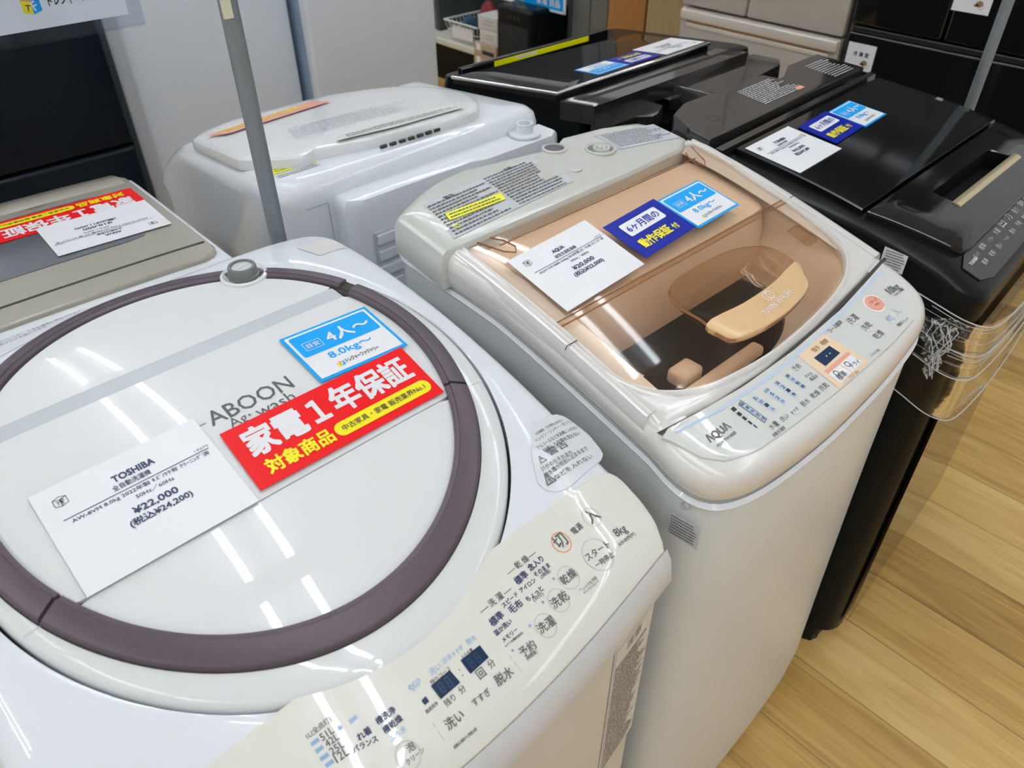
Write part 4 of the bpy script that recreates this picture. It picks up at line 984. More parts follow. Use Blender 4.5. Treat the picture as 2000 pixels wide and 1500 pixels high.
hb = MB(); hb.loft([[(.045+.60*i/10, y-.02*i/10, f3(.3, y)+h) for i in range(11)] for y, h in ((.466, .0), (.467, .011), (.480, .012), (.486, .004))], BLACKBR, closed=False); hb.build('hinge_strip', W3)
st = MB()
stq = [(-.0015, .152, .940), (-.0015, .116, .936), (-.0015, .116, .905), (-.0015, .152, .907)]
st.add(stq, [(0, 1, 2, 3)], LABELWHITE)
lines_of_print(st, (.002, .907), (.034, .907), (.002, .937), 7, INKGREY, lambda a, b: (-.002, .151-a, b), .4, 6, .2)
st.mats[0] = PAPER; st = st.build('printed_sticker', W3); st['label'] = 'small white printed sticker'
ft = MB(); ft.tube([(.035, .06, .0), (.035, .06, .03)], .026, BLACKSAT, 8); ft.tube([(.035, .06, .028), (.035, .06, .10)], .030, BLACKSAT, 16); ft.build('foot', W3)
for x, y in ((.60, .06), (.60, .55), (.04, .55)):
    MB().tube([(x, y, 0), (x, y, .062)], .026, BLACKSAT, 16).build('foot', W3)
# stretch film wound around the front
def to3(x, y):
    return (1.125+x*math.cos(A3)-y*math.sin(A3), .225+x*math.sin(A3)+y*math.cos(A3))
FILM = bpy.data.materials.new('stretch_film'); FILM.use_nodes = True
nt = FILM.node_tree; nt.nodes.clear()
o_ = nt.nodes.new('ShaderNodeOutputMaterial'); tr = nt.nodes.new('ShaderNodeBsdfTransparent'); gl = nt.nodes.new('ShaderNodeBsdfGlossy'); mx = nt.nodes.new('ShaderNodeMixShader'); fr_ = nt.nodes.new('ShaderNodeFresnel')
tr.inputs[0].default_value = (.96, .96, .96, 1); gl.inputs['Roughness'].default_value = .12; fr_.inputs['IOR'].default_value = 1.25
nz_ = nt.nodes.new('ShaderNodeTexNoise'); mp_ = nt.nodes.new('ShaderNodeMapping'); tc_ = nt.nodes.new('ShaderNodeTexCoord'); bp_ = nt.nodes.new('ShaderNodeBump')
mp_.inputs['Scale'].default_value = (2, 2, 22); nz_.inputs['Scale'].default_value = 2.0; bp_.inputs['Strength'].default_value = .12; bp_.inputs['Distance'].default_value = .01
for a, b in ((tc_.outputs['Object'], mp_.inputs[0]), (mp_.outputs[0], nz_.inputs[0]), (nz_.outputs[0], bp_.inputs['Height']), (bp_.outputs[0], gl.inputs['Normal']), (bp_.outputs[0], fr_.inputs['Normal']), (fr_.outputs[0], mx.inputs[0]), (tr.outputs[0], mx.inputs[1]), (gl.outputs[0], mx.inputs[2]), (mx.outputs[0], o_.inputs[0])): nt.links.new(a, b)
CREASE = mat('film_crease', (.62, .64, .66), .3)
fmt = thing('stretch_film', (1.15, .20, .0), 'clear stretch film wound around the front of the glossy black washer', 'plastic film')
path = [(-.006, .30), (-.007, .20), (-.008, .12), (-.006, .06), (.006, .020), (.030, -.006), (.065, -.018), (.13, -.024), (.22, -.028), (.34, -.030), (.48, -.026), (.62, -.018), (.652, .01), (.656, .06)]
def zt(i): return .885-.0*i+.012*math.sin(i*.9)
flm = MB(); wpath = [to3(*p) for p in path]
def dropz(i): return (.895, .62)[0]
rows = [(.0, 0), (.25, .004), (.5, -.003), (.75, .003), (1.0, 0)]
top_z = [.90, .905, .90, .885, .868, .852, .842, .836, .835, .84, .85, .87, .89, .90]
bot_z = [.77, .755, .735, .715, .69, .668, .655, .648, .645, .655, .67, .69, .71, .72]
loops = []
for t in range(7):
    t /= 6
    loops.append([(x+.003*math.sin(7*t+i), y-.004*math.cos(5*t+i*1.7), top_z[i]+(bot_z[i]-top_z[i])*t) for i, (x, y) in enumerate(wpath)])
flm.loft(loops, FILM, closed=False); flm.build('film_sheet', fmt)
def crease(zf, amp, r, k0=0, k1=None, lift=.003):
    mb = MB(); pts = []
    k1 = k1 or len(path)
    for i in range(k0, k1):
        x, y = path[i]; s = .004
        X, Y = to3(x-(s if x < .03 else 0), y-(s if y < .03 else 0))
        pts.append((X, Y, zf(i)+amp*math.sin(i*1.3)))
    # smooth
    q = []
    for i in range(len(pts)-1):
        p0, p1, p2, p3 = pts[max(i-1, 0)], pts[i], pts[i+1], pts[min(i+2, len(pts)-1)]
        for t in range(5):
            t /= 5; q.append(tuple(.5*(2*p1[c]+(p2[c]-p0[c])*t+(2*p0[c]-5*p1[c]+4*p2[c]-p3[c])*t*t+(3*p1[c]-p0[c]-3*p2[c]+p3[c])*t**3) for c in range(3)))
    q.append(pts[-1])
    mb.tube(q, r, CREASE, 5); mb.build('film_fold', fmt)
for k, t in enumerate((.0, .03, .30, .36, .55, 1.0)):
    crease(lambda i, t=t: top_z[i]+(bot_z[i]-top_z[i])*t, .002 if k else .001, (.0009, .0005, .0006, .0005, .0009, .0009)[k], (2, 3, 3, 4, 3, 1)[k])
rnd = random.Random(3)
for k in range(9):
    t = rnd.uniform(.06, .6); a = rnd.choice((2, 3, 4)); crease(lambda i, t=t, k=k: top_z[i]+(bot_z[i]-top_z[i])*(t+.02*math.sin(i*.7+k)), .0015, rnd.uniform(.00018, .00035), a, a+rnd.choice((4, 5, 7)))
# crumpled scrap of film hanging at the left
sc_ = MB(); loops = []
for j in range(12):
    t = j/11; w = (.050*(1-t)+.006); l = []
    for i in range(9):
        s = i/8-.5
        l.append(to3(-.016-.008*math.sin(9*s+6*t)-.008*rnd.random(), .038+s*w*(1.35+.35*math.sin(5*t+2))-.012*t+.004*math.sin(23*t)))
    loops.append([(x, y, .868-.10*t+.008*rnd.random()) for x, y in l])
sc_.loft(loops, CRUMPLE, closed=False); sc_.build('film_scrap', fmt)
for k in range(9):
    mb = MB(); y0 = .005+.07*rnd.random(); p = []
    for j in range(9):
        t = j/8; yy = .032+(y0-.032)*(1-t)+.006*math.sin(j*1.3+k); x, y = to3(-.026-.006*rnd.random(), yy-.010*t); p.append((x, y, .868-.10*t*(.6+.4*rnd.random())))
    mb.tube(p, .0007, CREASE, 5); mb.build('film_fold', fmt)
# cards on the black washer
def w3(x, y):
    dx, dy = x-1.125, y-.225
    return f3(dx*math.cos(A3)+dy*math.sin(A3), -dx*math.sin(A3)+dy*math.cos(A3))
card('price_card', 'white', to3(.067, .333), to3(.215, .328), to3(.084, .445), w3, .0112, 'white price card lying on the glossy black lid at the right', None,
     ('TOSHIBA', '全自動洗濯機', 'AW-10DP 10.0kg 2017年製 ｷｽﾞ有 ｸﾘｰﾆﾝｸﾞ済', '50/60Hz', '¥43,000', '税込¥47,300', '19275'))
card('guarantee_card', 'navy', to3(.227, .343), to3(.342, .343), to3(.241, .425), w3, .0118, 'dark blue six-month guarantee card on the glossy black lid at the right', None, cat='sign card')
card('size_card', 'blue', to3(.3425, .339), to3(.437, .338), to3(.352, .420), w3, .0114, 'light blue 4人 8.0kg size card on the glossy black lid at the right', None, cat='sign card')

# ------------------------------------------------------------------ white washer in the second row, its back towards us
def fW(x, y): return .997-.1*(y-1.05) if y < 1.44 else .958-.45*(y-1.44)-1.2*(y-1.44)**2
WW = thing('washing_machine', (.77, 1.35, 0), 'plain white washer with domed lid, its back towards the amber-lid washer', 'washing machine')
def oW(d, y0=1.055, y1=1.62, n=180, c=(.77, 1.33)):
    p = rr(.487+d, 1.058-d, y0+d, y1-d, .035, 8)
    # bow of the far front
    return by_angle(p, c, n)
cw = (.77, 1.33)
mb = MB()
mb.loft([[(x, y, .03) for x, y in oW(.006, 1.05)], [(x, y, .80) for x, y in oW(.004, 1.05)], [(x, y, min(.955, fW(x, y)-.04)) for x, y in oW(.002, 1.05)], on(oW(.0, 1.052), fW, -.03), on(oW(.003, 1.054), fW, -.012), on(oW(.012), fW, -.002), on(oW(.022), fW, .001), on(oW(.06), fW, .001), on(oW(.15), fW, .001), on(oW(.27), fW, .001)], WHITE, True, True)
mb.build('cabinet', WW)
# rear service cover, lower than the top
mb = MB(); q = [(.575, 1.060), (1.056, 1.060), (1.056, 1.012), (1.03, .995), (.86, .995), (.83, 1.005), (.60, 1.005), (.578, 1.02)]
rq = by_angle(ccw(q), (.81, 1.03), 160); rqc = (.81, 1.03)
mb.loft([[(x, y, .30) for x, y in rq], [(x, y, .940) for x, y in rq], [(x, y, .955) for x, y in scale(rq, rqc, .992)], [(x, y, .961) for x, y in scale(rq, rqc, .97)], [(x, y, .963) for x, y in scale(rq, rqc, .8)], [(x, y, .964) for x, y in scale(rq, rqc, .05)]], WHITE, True, True)
mb.build('rear_cover', WW)
lc = (.725, 1.245); lid = MB(); LW = by_angle(ccw(smooth_poly([(.468, 1.33), (.468, 1.27), (.505, 1.19), (.567, 1.122), (.60, 1.135), (.727, 1.100), (.848, 1.080), (.918, 1.089), (.975, 1.16), (.989, 1.253), (.95, 1.36), (.846, 1.43), (.707, 1.46), (.56, 1.43), (.49, 1.38)], 6)), lc, 200)
LW = [(max(x, .497), y) for x, y in LW]
lid.loft([on(LW, fW, .0), on(scale(LW, lc, 1.004), fW, .008), on(scale(LW, lc, .998), fW, .017), on(scale(LW, lc, .98), fW, .0205), on(scale(LW, lc, .94), fW, .0215)]+[on(scale(LW, lc, s), fW, .0225+.004*(1-s)) for s in (.8, .6, .4, .02)], LIDWHITE, False, True)
fWl = lambda x, y: (x, y, fW(x, y)+.0272)
lines_of_print(lid, (.60, 1.20), (.86, 1.18), (.62, 1.27), 7, INKFAINT, fWl, .25, 21)
lid.build('lid', WW)
st = MB(); flatpoly(st, [(.51, 1.36), (.545, 1.335), (.78, 1.365), (.755, 1.405)], SALMON, fWl)
lines_of_print(st, (.545, 1.348), (.76, 1.378), (.52, 1.365), 2, YELLOW, lambda x, y: (x, y, fW(x, y)+.0276), .5, 7)
st = st.build('lid_sticker', WW); st['label'] = 'salmon and yellow strip sticker along the far side of the lid'
st = MB(); fWs = lambda x, y: (x, y, fW(x, y)+.0245)
flatpoly(st, [(.64, 1.128), (.75, 1.108), (.90, 1.100), (.90, 1.14), (.80, 1.142), (.66, 1.15)], mat('cream_label', (.73, .72, .66), .4), lambda x, y: (x, y, fW(x, y)+.0262))
lines_of_print(st, (.66, 1.128), (.89, 1.106), (.665, 1.148), 5, INKFAINT, lambda x, y: (x, y, fW(x, y)+.0266), .4, 8)
st.build('lid_label', WW)
vt = MB()
for k in range(11):
    t = k/10; x = .705+.19*t; y = 1.083-.004*math.sin(t*3)+.006*t*t
    vt.box(x-.006, x+.006, y-.0010, y+.004, fW(x, y)+.0045, fW(x, y)+.0095, GAP)
vt.build('vent_slots', WW)
st = MB(); fWy = lambda x, y, e=0: (x, y, fW(x, y)+.0018+e)
flatpoly(st, [(.520, 1.130), (.534, 1.172), (.603, 1.160), (.597, 1.128)], YELLOW, fWy)
lines_of_print(st, (.525, 1.135), (.595, 1.132), (.535, 1.165), 3, INKGREY, lambda x, y: fWy(x, y, .0004), .3, 3)
lines_of_print(st, (.515, 1.105), (.60, 1.105), (.518, 1.122), 2, INKGREY, fWy, .3, 13); lines_of_print(st, (.54, 1.178), (.60, 1.168), (.545, 1.195), 2, INKGREY, fWy, .3, 14)
st = st.build('caution_sticker', WW); st['label'] = 'yellow caution sticker on the near left corner'
il = MB(); il.lathe((.985, 1.030, .964), [(.030, 0), (.030, .004), (.016, .005), (.0155, .022), (.0125, .022), (.012, .008)], WHITE, 28); il.build('water_inlet', WW)
mb = MB(); mb.box(.80, .855, .985, .999, .885, .935, WHITE, .003); mb.build('hose_bracket', WW)
mb = MB(); mb.tube([(.82, .982, .90), (.822, .976, .915), (.832, .974, .925), (.842, .976, .915), (.844, .982, .90)], .004, WHITE, 8); mb.build('hose_hook', WW)
mb = MB()
mb.box(.615, .665, 1.0005, 1.004, .62, .90, STEP)
for k in range(9): mb.box(.618, .662, .996, 1.001, .895-.03*k-.016, .895-.03*k, WHITE)
mb.build('rear_louvre', WW)
mb = MB()
for a, b in (((.525, .955), (.565, .955)), ((.565, .955), (.575, .60))):
    mb.tube([(a[0], 1.0495, a[1]), (b[0], 1.0495, b[1])], .0006, INKFAINT, 5)
mb.build('panel_seam', WW)
for x in (.53, 1.01):
    for y in (1.1, 1.56): MB().lathe((x, y, 0), [(.03, 0), (.03, .02), (.022, .031)], BLACKSAT, 20).build('foot', WW)

# ------------------------------------------------------------------ taupe washer behind the foreground one, facing away
def f0(x, y): return .952+.006*(1-((x-.08)/.3)**2) if y < 1.36 else .952+.006*(1-((x-.08)/.3)**2)-.25*(y-1.36)-1.5*(y-1.36)**2
W0 = thing('washing_machine', (.08, 1.22, 0), 'white washer with taupe lid and dark lid window, facing away behind the foreground washer', 'washing machine')
def o0(d, n=180): return by_angle(rr(-.23+d, .378-d, .925+d, 1.50-d, .03, 8), (.08, 1.22), n)
mb = MB(); mb.loft([[(x, y, .03) for x, y in o0(.004)], [(x, y, .80) for x, y in o0(.002)], on(o0(0), f0, -.03), on(o0(.003), f0, -.008), on(o0(.010), f0, 0), on(o0(.1), f0, 0), on(o0(.25), f0, 0)], WHITE, True, True); mb.build('cabinet', W0)
k0 = (.08, 1.24)
TL = by_angle(rr(-.215, .362, 1.005, 1.475, .03, 8), k0, 160)
mb = MB(); mb.loft([on(TL, f0, -.01), on(TL, f0, .004), on(scale(TL, k0, .99), f0, .0075)]+[on(scale(TL, k0, s), f0, .008) for s in (.9, .7, .4, .02)], TAUPE, False, True); mb.build('lid', W0)
mb = MB(); mb.loft([[(-.21+.565*i/20, y, f0(-.21+.565*i/20, y)+h) for i in range(21)] for y, h in ((1.048, .0084), (1.053, .0084))], GAP, closed=False); mb.build('lid_seam', W0)
mb = MB(); patch(mb, rr(-.17, .305, 1.12, 1.312, .02), f0, .009, TAUPEDK, 5, .001, n=100); mb.build('lid_window', W0)
mb = MB(); mb.loft([[(-.2+.55*i/20, y, f0(-.2+.55*i/20, y)+h) for i in range(21)] for y, h in ((1.335, .008), (1.35, .013), (1.40, .014), (1.43, .010))], TAUPE, closed=False); mb.build('front_ridge', W0)
mb = MB(); f0n = lambda x, y: (x, y, f0(x, y)+.0012)
lines_of_print(mb, (-.12, .945), (.18, .945), (-.12, .985), 3, INKFAINT, f0n, .3, 15); mb.build('rear_notice', W0)
for x in (-.18, .33):
    for y in (.98, 1.44): MB().lathe((x, y, 0), [(.03, 0), (.03, .02), (.022, .031)], BLACKSAT, 20).build('foot', W0)
f0c = lambda x, y: f0(x, y)
card('price_card', 'white', (.346, 1.243), (.184, 1.246), (.343, 1.133), f0c, .0106, 'white ¥10,000 price card lying upside down on the taupe lid', None,
     ('AQUA', '全自動洗濯機', 'AQW-GV70H 7.0kg 2019年製 ｷｽﾞ有 ｸﾘｰﾆﾝｸﾞ済', '50Hz／60Hz', '¥10,000', '(税込¥11,000)', '19275'))
card('guarantee_card', 'red', (.3475, 1.305), (.130, 1.307), (.3470, 1.232), f0c, .0098, 'red one-year guarantee card lying upside down on the taupe lid', None, cat='sign card')

# ------------------------------------------------------------------ dark glass-lid washer behind the black one
def fD(x, y): return .976-.085*(y-1.12)
WD = thing('washing_machine', (1.47, 1.22, 0), 'black washer with dark mirror lid and chrome trim, far back in the second row', 'washing machine')
oD = lambda d, n=160: by_angle(rr(1.165+d, 1.80-d, 1.06+d, 1.52-d, .03, 6), (1.48, 1.28), n)
mb = MB(); mb.loft([[(x, y, .04) for x, y in oD(.004)], [(x, y, .60) for x, y in oD(.002)], on(oD(0), fD, -.035), on(oD(.004), fD, -.014), on(oD(.014), fD, -.010), on(oD(.2), fD, -.010)], BLACKSAT, True, True); mb.build('cabinet', WD)
LD = [(1.160, 1.121), (1.697, 1.128), (1.700, 1.36), (1.13, 1.42)]
def quadplate(mb, q, f, h0, h1, m, c):
    n = 10; loops = []
    for s, h in ((1, h0), (1.0, h1-.001), (.995, h1), (.7, h1), (.4, h1), (.02, h1)):
        l = []
        for i in range(4):
            a, b = q[i], q[(i+1) % 4]
            for k in range(n):
                x, y = a[0]+(b[0]-a[0])*k/n, a[1]+(b[1]-a[1])*k/n
                x, y = c[0]+(x-c[0])*s, c[1]+(y-c[1])*s; l.append((x, y, f(x, y)+h))
        loops.append(l)
    return mb.loft(loops, m, False, True)
mb = MB(); quadplate(mb, LD, fD, -.011, .004, BLACKGL, (1.42, 1.25)); mb.build('lid_glass', WD)
mb = MB(); mb.tube([(1.697, 1.126, fD(0, 1.126)+.004), (1.160, 1.119, fD(0, 1.119)+.004), (1.128, 1.42, fD(0, 1.42)+.003)], .004, CHROME, 10); mb = mb.build('lid_trim', WD); mb['label'] = 'chrome lid trim'
mb = MB(); mb.box(1.17, 1.68, 1.435, 1.452, .930, .960, BLACKGL, .003); mb.build('front_rim', WD)
mb = MB(); mb.box(1.27, 1.60, 1.433, 1.4345, .9450, .9575, YELLOW); lines_of_print(mb, (1.34, .949), (1.42, .949), (1.34, .956), 1, PAPER, lambda x, y: (x, 1.4328, y), .9, 2, .1); mb = mb.build('rim_strip', WD); mb['label'] = 'yellow strip along the far rim'
DS = [(1.185, 1.035), (1.74, 1.042), (1.712, 1.112), (1.158, 1.105)]
mb = MB(); quadplate(mb, DS, lambda x, y: .966, -.035, .003, BLACKBR, (1.45, 1.075)); mb.build('rear_deck', WD)
mb = MB(); q = by_angle(ccw([(1.185, 1.045), (1.37, 1.05), (1.37, 1.0), (1.32, .975), (1.30, .972), (1.27, .995), (1.185, .995)]), (1.27, 1.02), 100)
mb.loft([[(x, y, .2) for x, y in q], [(x, y, .93) for x, y in q], [(x, y, .937) for x, y in scale(q, (1.27, 1.02), .97)], [(x, y, .938) for x, y in scale(q, (1.27, 1.02), .03)]], BLACKBR, True, True); mb.build('rear_block', WD)
mb = MB(); q = by_angle(ccw([(1.45, 1.05), (1.79, 1.06), (1.80, .985), (1.76, .96), (1.55, .935), (1.46, .95)]), (1.62, 1.0), 100)
mb.loft([[(x, y, .2) for x, y in q], [(x, y, .945) for x, y in q], [(x, y, .953) for x, y in scale(q, (1.62, 1.0), .97)], [(x, y, .954) for x, y in scale(q, (1.62, 1.0), .03)]], BLACKBR, True, True); mb.build('rear_block', WD)
mb = MB(); mb.box(1.39, 1.435, 1.0, 1.045, .905, .945, CLEAR, .004); mb.build('hose_cap', WD)
mb = MB(); mb.box(1.365, 1.46, .99, 1.055, .20, .90, BLACKSAT); mb.build('rear_recess', WD)
for x in (1.22, 1.74):
    for y in (1.12, 1.46): MB().lathe((x, y, 0), [(.03, 0), (.03, .02), (.022, .041)], BLACKSAT, 20).build('foot', WD)
card('price_card', 'white', (1.70, 1.245), (1.545, 1.24), (1.705, 1.145), fD, .0052, 'white price card lying on the dark mirror lid at the back', None,
     ('AQUA', '全自動洗濯機', 'AQW-V8M 8.0kg 2021年製 ｷｽﾞ有 ｸﾘｰﾆﾝｸﾞ済', '50/60Hz', '¥33,000', '(税込¥36,300)', '19275'))
card('guarantee_card', 'navy', (1.540, 1.222), (1.432, 1.222), (1.535, 1.146), fD, .0056, 'dark blue six-month guarantee card on the dark mirror lid at the back', None, cat='sign card')
card('size_card', 'blue', (1.428, 1.224), (1.322, 1.222), (1.428, 1.150), fD, .0050, 'light blue size card on the dark mirror lid at the back', None, cat='sign card')

# ------------------------------------------------------------------ two grey poles
def pole(x, y, label):
    t = thing('sign_pole', (x, y, 0), label, 'pole')
    mb = MB(); mb.lathe((x, y, 0), [(.030, 0), (.030, .006), (.02, .012), (.0135, .03), (.0135, .04)], BLACKSAT, 32); mb.build('base', t)
    mb = MB(); mb.tube([(x, y, .012), (x, y, 1.35)], .0112, POLE, 20); mb.tube([(x, y, 1.05), (x, y, 1.9)], .0100, POLE, 20); mb.build('post', t)
    return t
p1 = pole(.413, .925, 'grey metal pole standing behind the foreground washer')
mb = MB(); mb.box(.398, .409, .908, .912, 1.281, 1.36, mat('masking_tape', (.66, .64, .48), .6)); mb.build('tape_tab', p1)
pole(1.865, .556, 'grey metal pole standing right of the glossy black washer')
# acrylic sign holder, hung on its own stand
sg = thing('sign_holder', (.0, 1.62, 0), 'clear acrylic holder with a white shop notice, upper left', 'sign')
MB().lathe((-.16, 1.62, 0), [(.12, 0), (.12, .006), (.02, .012)], BLACKSAT, 32).build('base', sg)
MB().tube([(-.16, 1.62, .01), (-.16, 1.62, 1.30)], .010, POLE, 16).build('post', sg)
mb = MB()
for y in (1.600, 1.606): mb.box(-.2, .548, y, y+.002, 1.131, 1.5, CLEAR)
mb.box(-.2, .548, 1.600, 1.608, 1.129, 1.132, CLEAR)
mb.build('acrylic_sleeve', sg)
mb = MB(); mb.box(-.2, .522, 1.603, 1.6045, 1.152, 1.49, PAPER)
fsg = lambda x, y: (x, 1.6026, y)
text(mb, '洗濯機 標準取付・配送', (.02, 1.186), (.30, 1.186), INKFAINT, fsg, 0, h=.02)
logo_cube(mb, .352, 1.180, .030, lambda a, b, e=0: (a, 1.6026-e, b))
text(mb, 'トレジャーファクトリー', (.395, 1.184), (.515, 1.184), INK, fsg, .02, h=.016)
mb.build('notice', sg)

# ------------------------------------------------------------------ fridges behind
YF = 2.5
def fridge_front(name, x0, x1, y, z1, label, door, edge, seams=(), depth=.55):
    t = thing('fridge', ((x0+x1)/2, y+depth/2, 0), label, 'fridge')
    MB().box(x0+.004, x1-.004, y+.05, y+depth, .03, z1, edge, .008).build('cabinet', t)
    zs = [.06]+list(seams)+[z1-.01]
    for a, b in zip(zs, zs[1:]):
        MB().box(x0, x1, y, y+.048, a+.003, b-.003, door, .014).build('door', t)
    for x in (x0+.06, x1-.06):
        for yy in (y+.08, y+depth-.06): MB().lathe((x, yy, 0), [(.02, 0), (.02, .032)], BLACKSAT, 12).build('foot', t)
    return t
nv = fridge_front('fridge', .08, .700, 2.42, 1.75, 'dark navy fridge at the left, behind the taupe-lid washer', NAVY, NAVYEDGE, (.628,))
MB().box(.701, .720, 2.445, 2.96, .04, 1.75, NAVYEDGE, .006).build('side_panel', nv)
fw = fridge_front('fridge', .775, 1.33, YF+.02, 1.80, 'white fridge right of the dark navy fridge', FRIDGEW, SILVER)
mb = MB(); mb.box(.725, .772, YF-.02, YF+.30, .04, 1.80, SILVER, .010); mb.build('side_panel', fw)
mb = MB()
for z in (1.10, 1.15): mb.box(.795, .799, YF+.0185, YF+.0205, z, z+.006, INK)
mb.build('screw', fw)
fridge_front('fridge', 1.345, 1.875, YF-.06, 1.80, 'grey-white fridge next to the aisle', FRIDGEG, FRIDGESHADE)
# fridges that face along the aisle
XF = 2.5
bf = thing('fridge', (XF+.33, 1.485, 0), 'beige drawer fridge at the back right, left of the black fridge', 'fridge')
MB().box(XF+.05, XF+.66, 1.175, 1.80, .03, 1.8, BEIGE, .006).build('cabinet', bf)
for a, b, z0, z1 in ((1.178, 1.798, .06, .435), (1.178, 1.798, .445, .735), (1.178, 1.530, .842, 1.18), (1.536, 1.798, .842, 1.18), (1.178, 1.486, 1.19, 1.79), (1.490, 1.798, 1.19, 1.79)):
    d = MB(); d.box(XF, XF+.048, a, b, z0, z1+(.10 if z1 == .735 else 0), BEIGE, .008); d = d.build('drawer' if z1 < 1.3 else 'door', bf)
    if z1 == .735:
        h = MB(); h.box(XF-.012, XF+.004, a+.004, b-.004, .796, .831, BEIGELT, .006); h.box(XF-.004, XF+.002, a+.03, b-.03, .772, .788, BEIGELT, .003); h.box(XF-.0025, XF+.002, a+.03, b-.03, .7885, .7955, BROWN); h.build('handle', d)
kf = thing('fridge', (XF+.33, .80, 0), 'glossy black fridge with white compartment cards, far right', 'fridge')
MB().box(XF+.05, XF+.66, .48, 1.165, .03, 1.8, BLACKDOOR, .006).build('cabinet', kf)
for a, b, z0, z1 in ((.482, 1.163, .06, .42), (.482, 1.163, .43, .868), (.885, 1.163, .886, 1.16), (.482, .879, .886, 1.16), (.482, 1.163, 1.17, 1.79)):
    d = MB(); d.box(XF, XF+.048, a, b, z0, z1, BLACKDOOR, .010); d.build('drawer' if z1 < 1.3 else 'door', kf)
MB().box(XF-.003, XF+.012, .50, 1.15, .868, .884, DKGREY, .003).build('handle_groove', kf)
def small_card(y0, y1, z0, z1, s, label):
    mb = MB(); mb.box(XF-.0022, XF-.0005, y1, y0, z0, z1, PAPER)
    w = y0-y1; f_ = lambda a, b: (XF-.0028, y0-a, b)
    text(mb, s, (.24*w, z0+.52*(z1-z0)), (.80*w, z0+.52*(z1-z0)), INK, f_, .02)
    # small brown animal sketch in the corner
    flatpoly(mb, ell((.70*w, z0+.30*(z1-z0)), .010, .008, 16), BROWN, f_); flatpoly(mb, ell((.62*w, z0+.25*(z1-z0)), .006, .004, 12), BROWN, f_)
    ring(mb, (.76*w, z0+.22*(z1-z0)), .006, .0072, INKFAINT, f_, 16)
    o = mb.build('compartment_card'); tag(o, label, 'sign card'); return o
small_card(1.148, 1.058, .762, .838, '冷 凍 室', 'white 冷凍室 card on the lower drawer of the black fridge')
small_card(.882, .782, .972, 1.055, '製 氷 室', 'white card on the upper drawer of the black fridge, near the grey pole')

# ------------------------------------------------------------------ aisle end: shelf, boxes, cabinets
XS = 3.0
sh = thing('store_shelf', (XS+.25, 3.95, 0), 'cream store shelf low along the aisle, holding a wire basket', 'shelf')
MB().box(XS, XS+.50, 3.53, 4.9, .215, .252, SHELFM, .006).build('shelf_board', sh)
MB().box(XS+.04, XS+.5, 3.53, 4.9, .0, .205, BLACKSAT).build('kick_panel', sh)
tag(MB().box(XS+.505, XS+.54, 2.82, 4.9, .0, 1.6, mat('shelf_back', (.03, .035, .035), .6)).build('back_board'), 'dark upright board behind the cream shelf', 'board')
tag(MB().box(XS+.10, XS+.46, 4.0, 4.03, .2525, 1.6, mat('shelf_divider', (.05, .06, .055), .5)).build('divider_board'), 'dark upright divider standing on the cream shelf beside the binders', 'board')
bk = thing('wire_basket', (XS+.20, 3.73, .252), 'white wire basket of folded cloth on the cream shelf', 'basket')
x0, x1, y0, y1, zb, zt_ = XS+.012, XS+.30, 3.545, 3.84, .260, .362
def rect_at(t): 
    g = .03*(1-t); return [(x0+g, y0+g), (x1-g, y0+g), (x1-g, y1-g), (x0+g, y1-g)]
mb = MB()
for t, r in ((0, .003), (1, .0055), (.5, .0025)):
    q = [(x, y, zb+(zt_-zb)*t) for x, y in rect_at(t)]; mb.tube(q+[q[0]], r, WIREW, 6)
mb.build('rim_wire', bk)
mb = MB()
for i in range(4):
    for k in range(10):
        a0, b0 = rect_at(0)[i], rect_at(0)[(i+1) % 4]; a1, b1 = rect_at(1)[i], rect_at(1)[(i+1) % 4]; t = k/10
        mb.tube([(a0[0]+(b0[0]-a0[0])*t, a0[1]+(b0[1]-a0[1])*t, zb), (a1[0]+(b1[0]-a1[0])*t, a1[1]+(b1[1]-a1[1])*t, zt_)], .002, WIREW, 5)
for k in range(8): mb.tube([(x0+.03, y0+.04+.022*k, zb-.004), (x1-.03, y0+.04+.022*k, zb-.004)], .002, WIREW, 5)
mb.build('side_wire', bk)
mb = MB(); mb.box(x0+.009, x0+.011, y0+.05, y1-.06, zb+.015, zt_-.02, PAPER); mb.build('basket_label', bk)
def cloth(x, y, z, sx, sy, sz, m, label, seed):
    r = random.Random(seed); mb = MB(); loops = []; n = 20
    for j in range(8):
        a = math.pi*(j/7-.5)*.96; l = []
        for i in range(n):
            b = 2*math.pi*i/n; q = 1+.12*math.sin(3*b+seed)+.07*r.uniform(-1, 1)
            l.append((x+sx*math.cos(a)*math.cos(b)*q, y+sy*math.cos(a)*math.sin(b)*q, z+sz*(math.sin(a)+1)))
        loops.append(l)
    mb.loft(loops, m, True, True); tag(mb.build('folded_cloth'), label, 'cloth', 'cloths in the wire basket')
cloth(XS+.10, 3.645, .268, .06, .06, .062, CLOTHN, 'dark navy rolled cloth in the white wire basket', 2)
cloth(XS+.13, 3.75, .268, .05, .045, .055, CLOTHT, 'teal rolled cloth in the white wire basket', 5)
cloth(XS+.24, 3.70, .268, .045, .06, .09, CLOTHR, 'dark red cloth at the back of the white wire basket', 8)
r = random.Random(11); y = 4.06
SP = [((.70, .70, .72), 'white'), ((.75, .15, .35), 'pink-banded'), ((.62, .62, .64), 'pale grey'), ((.72, .70, .62), 'cream'), ((.03, .03, .035), 'black')]
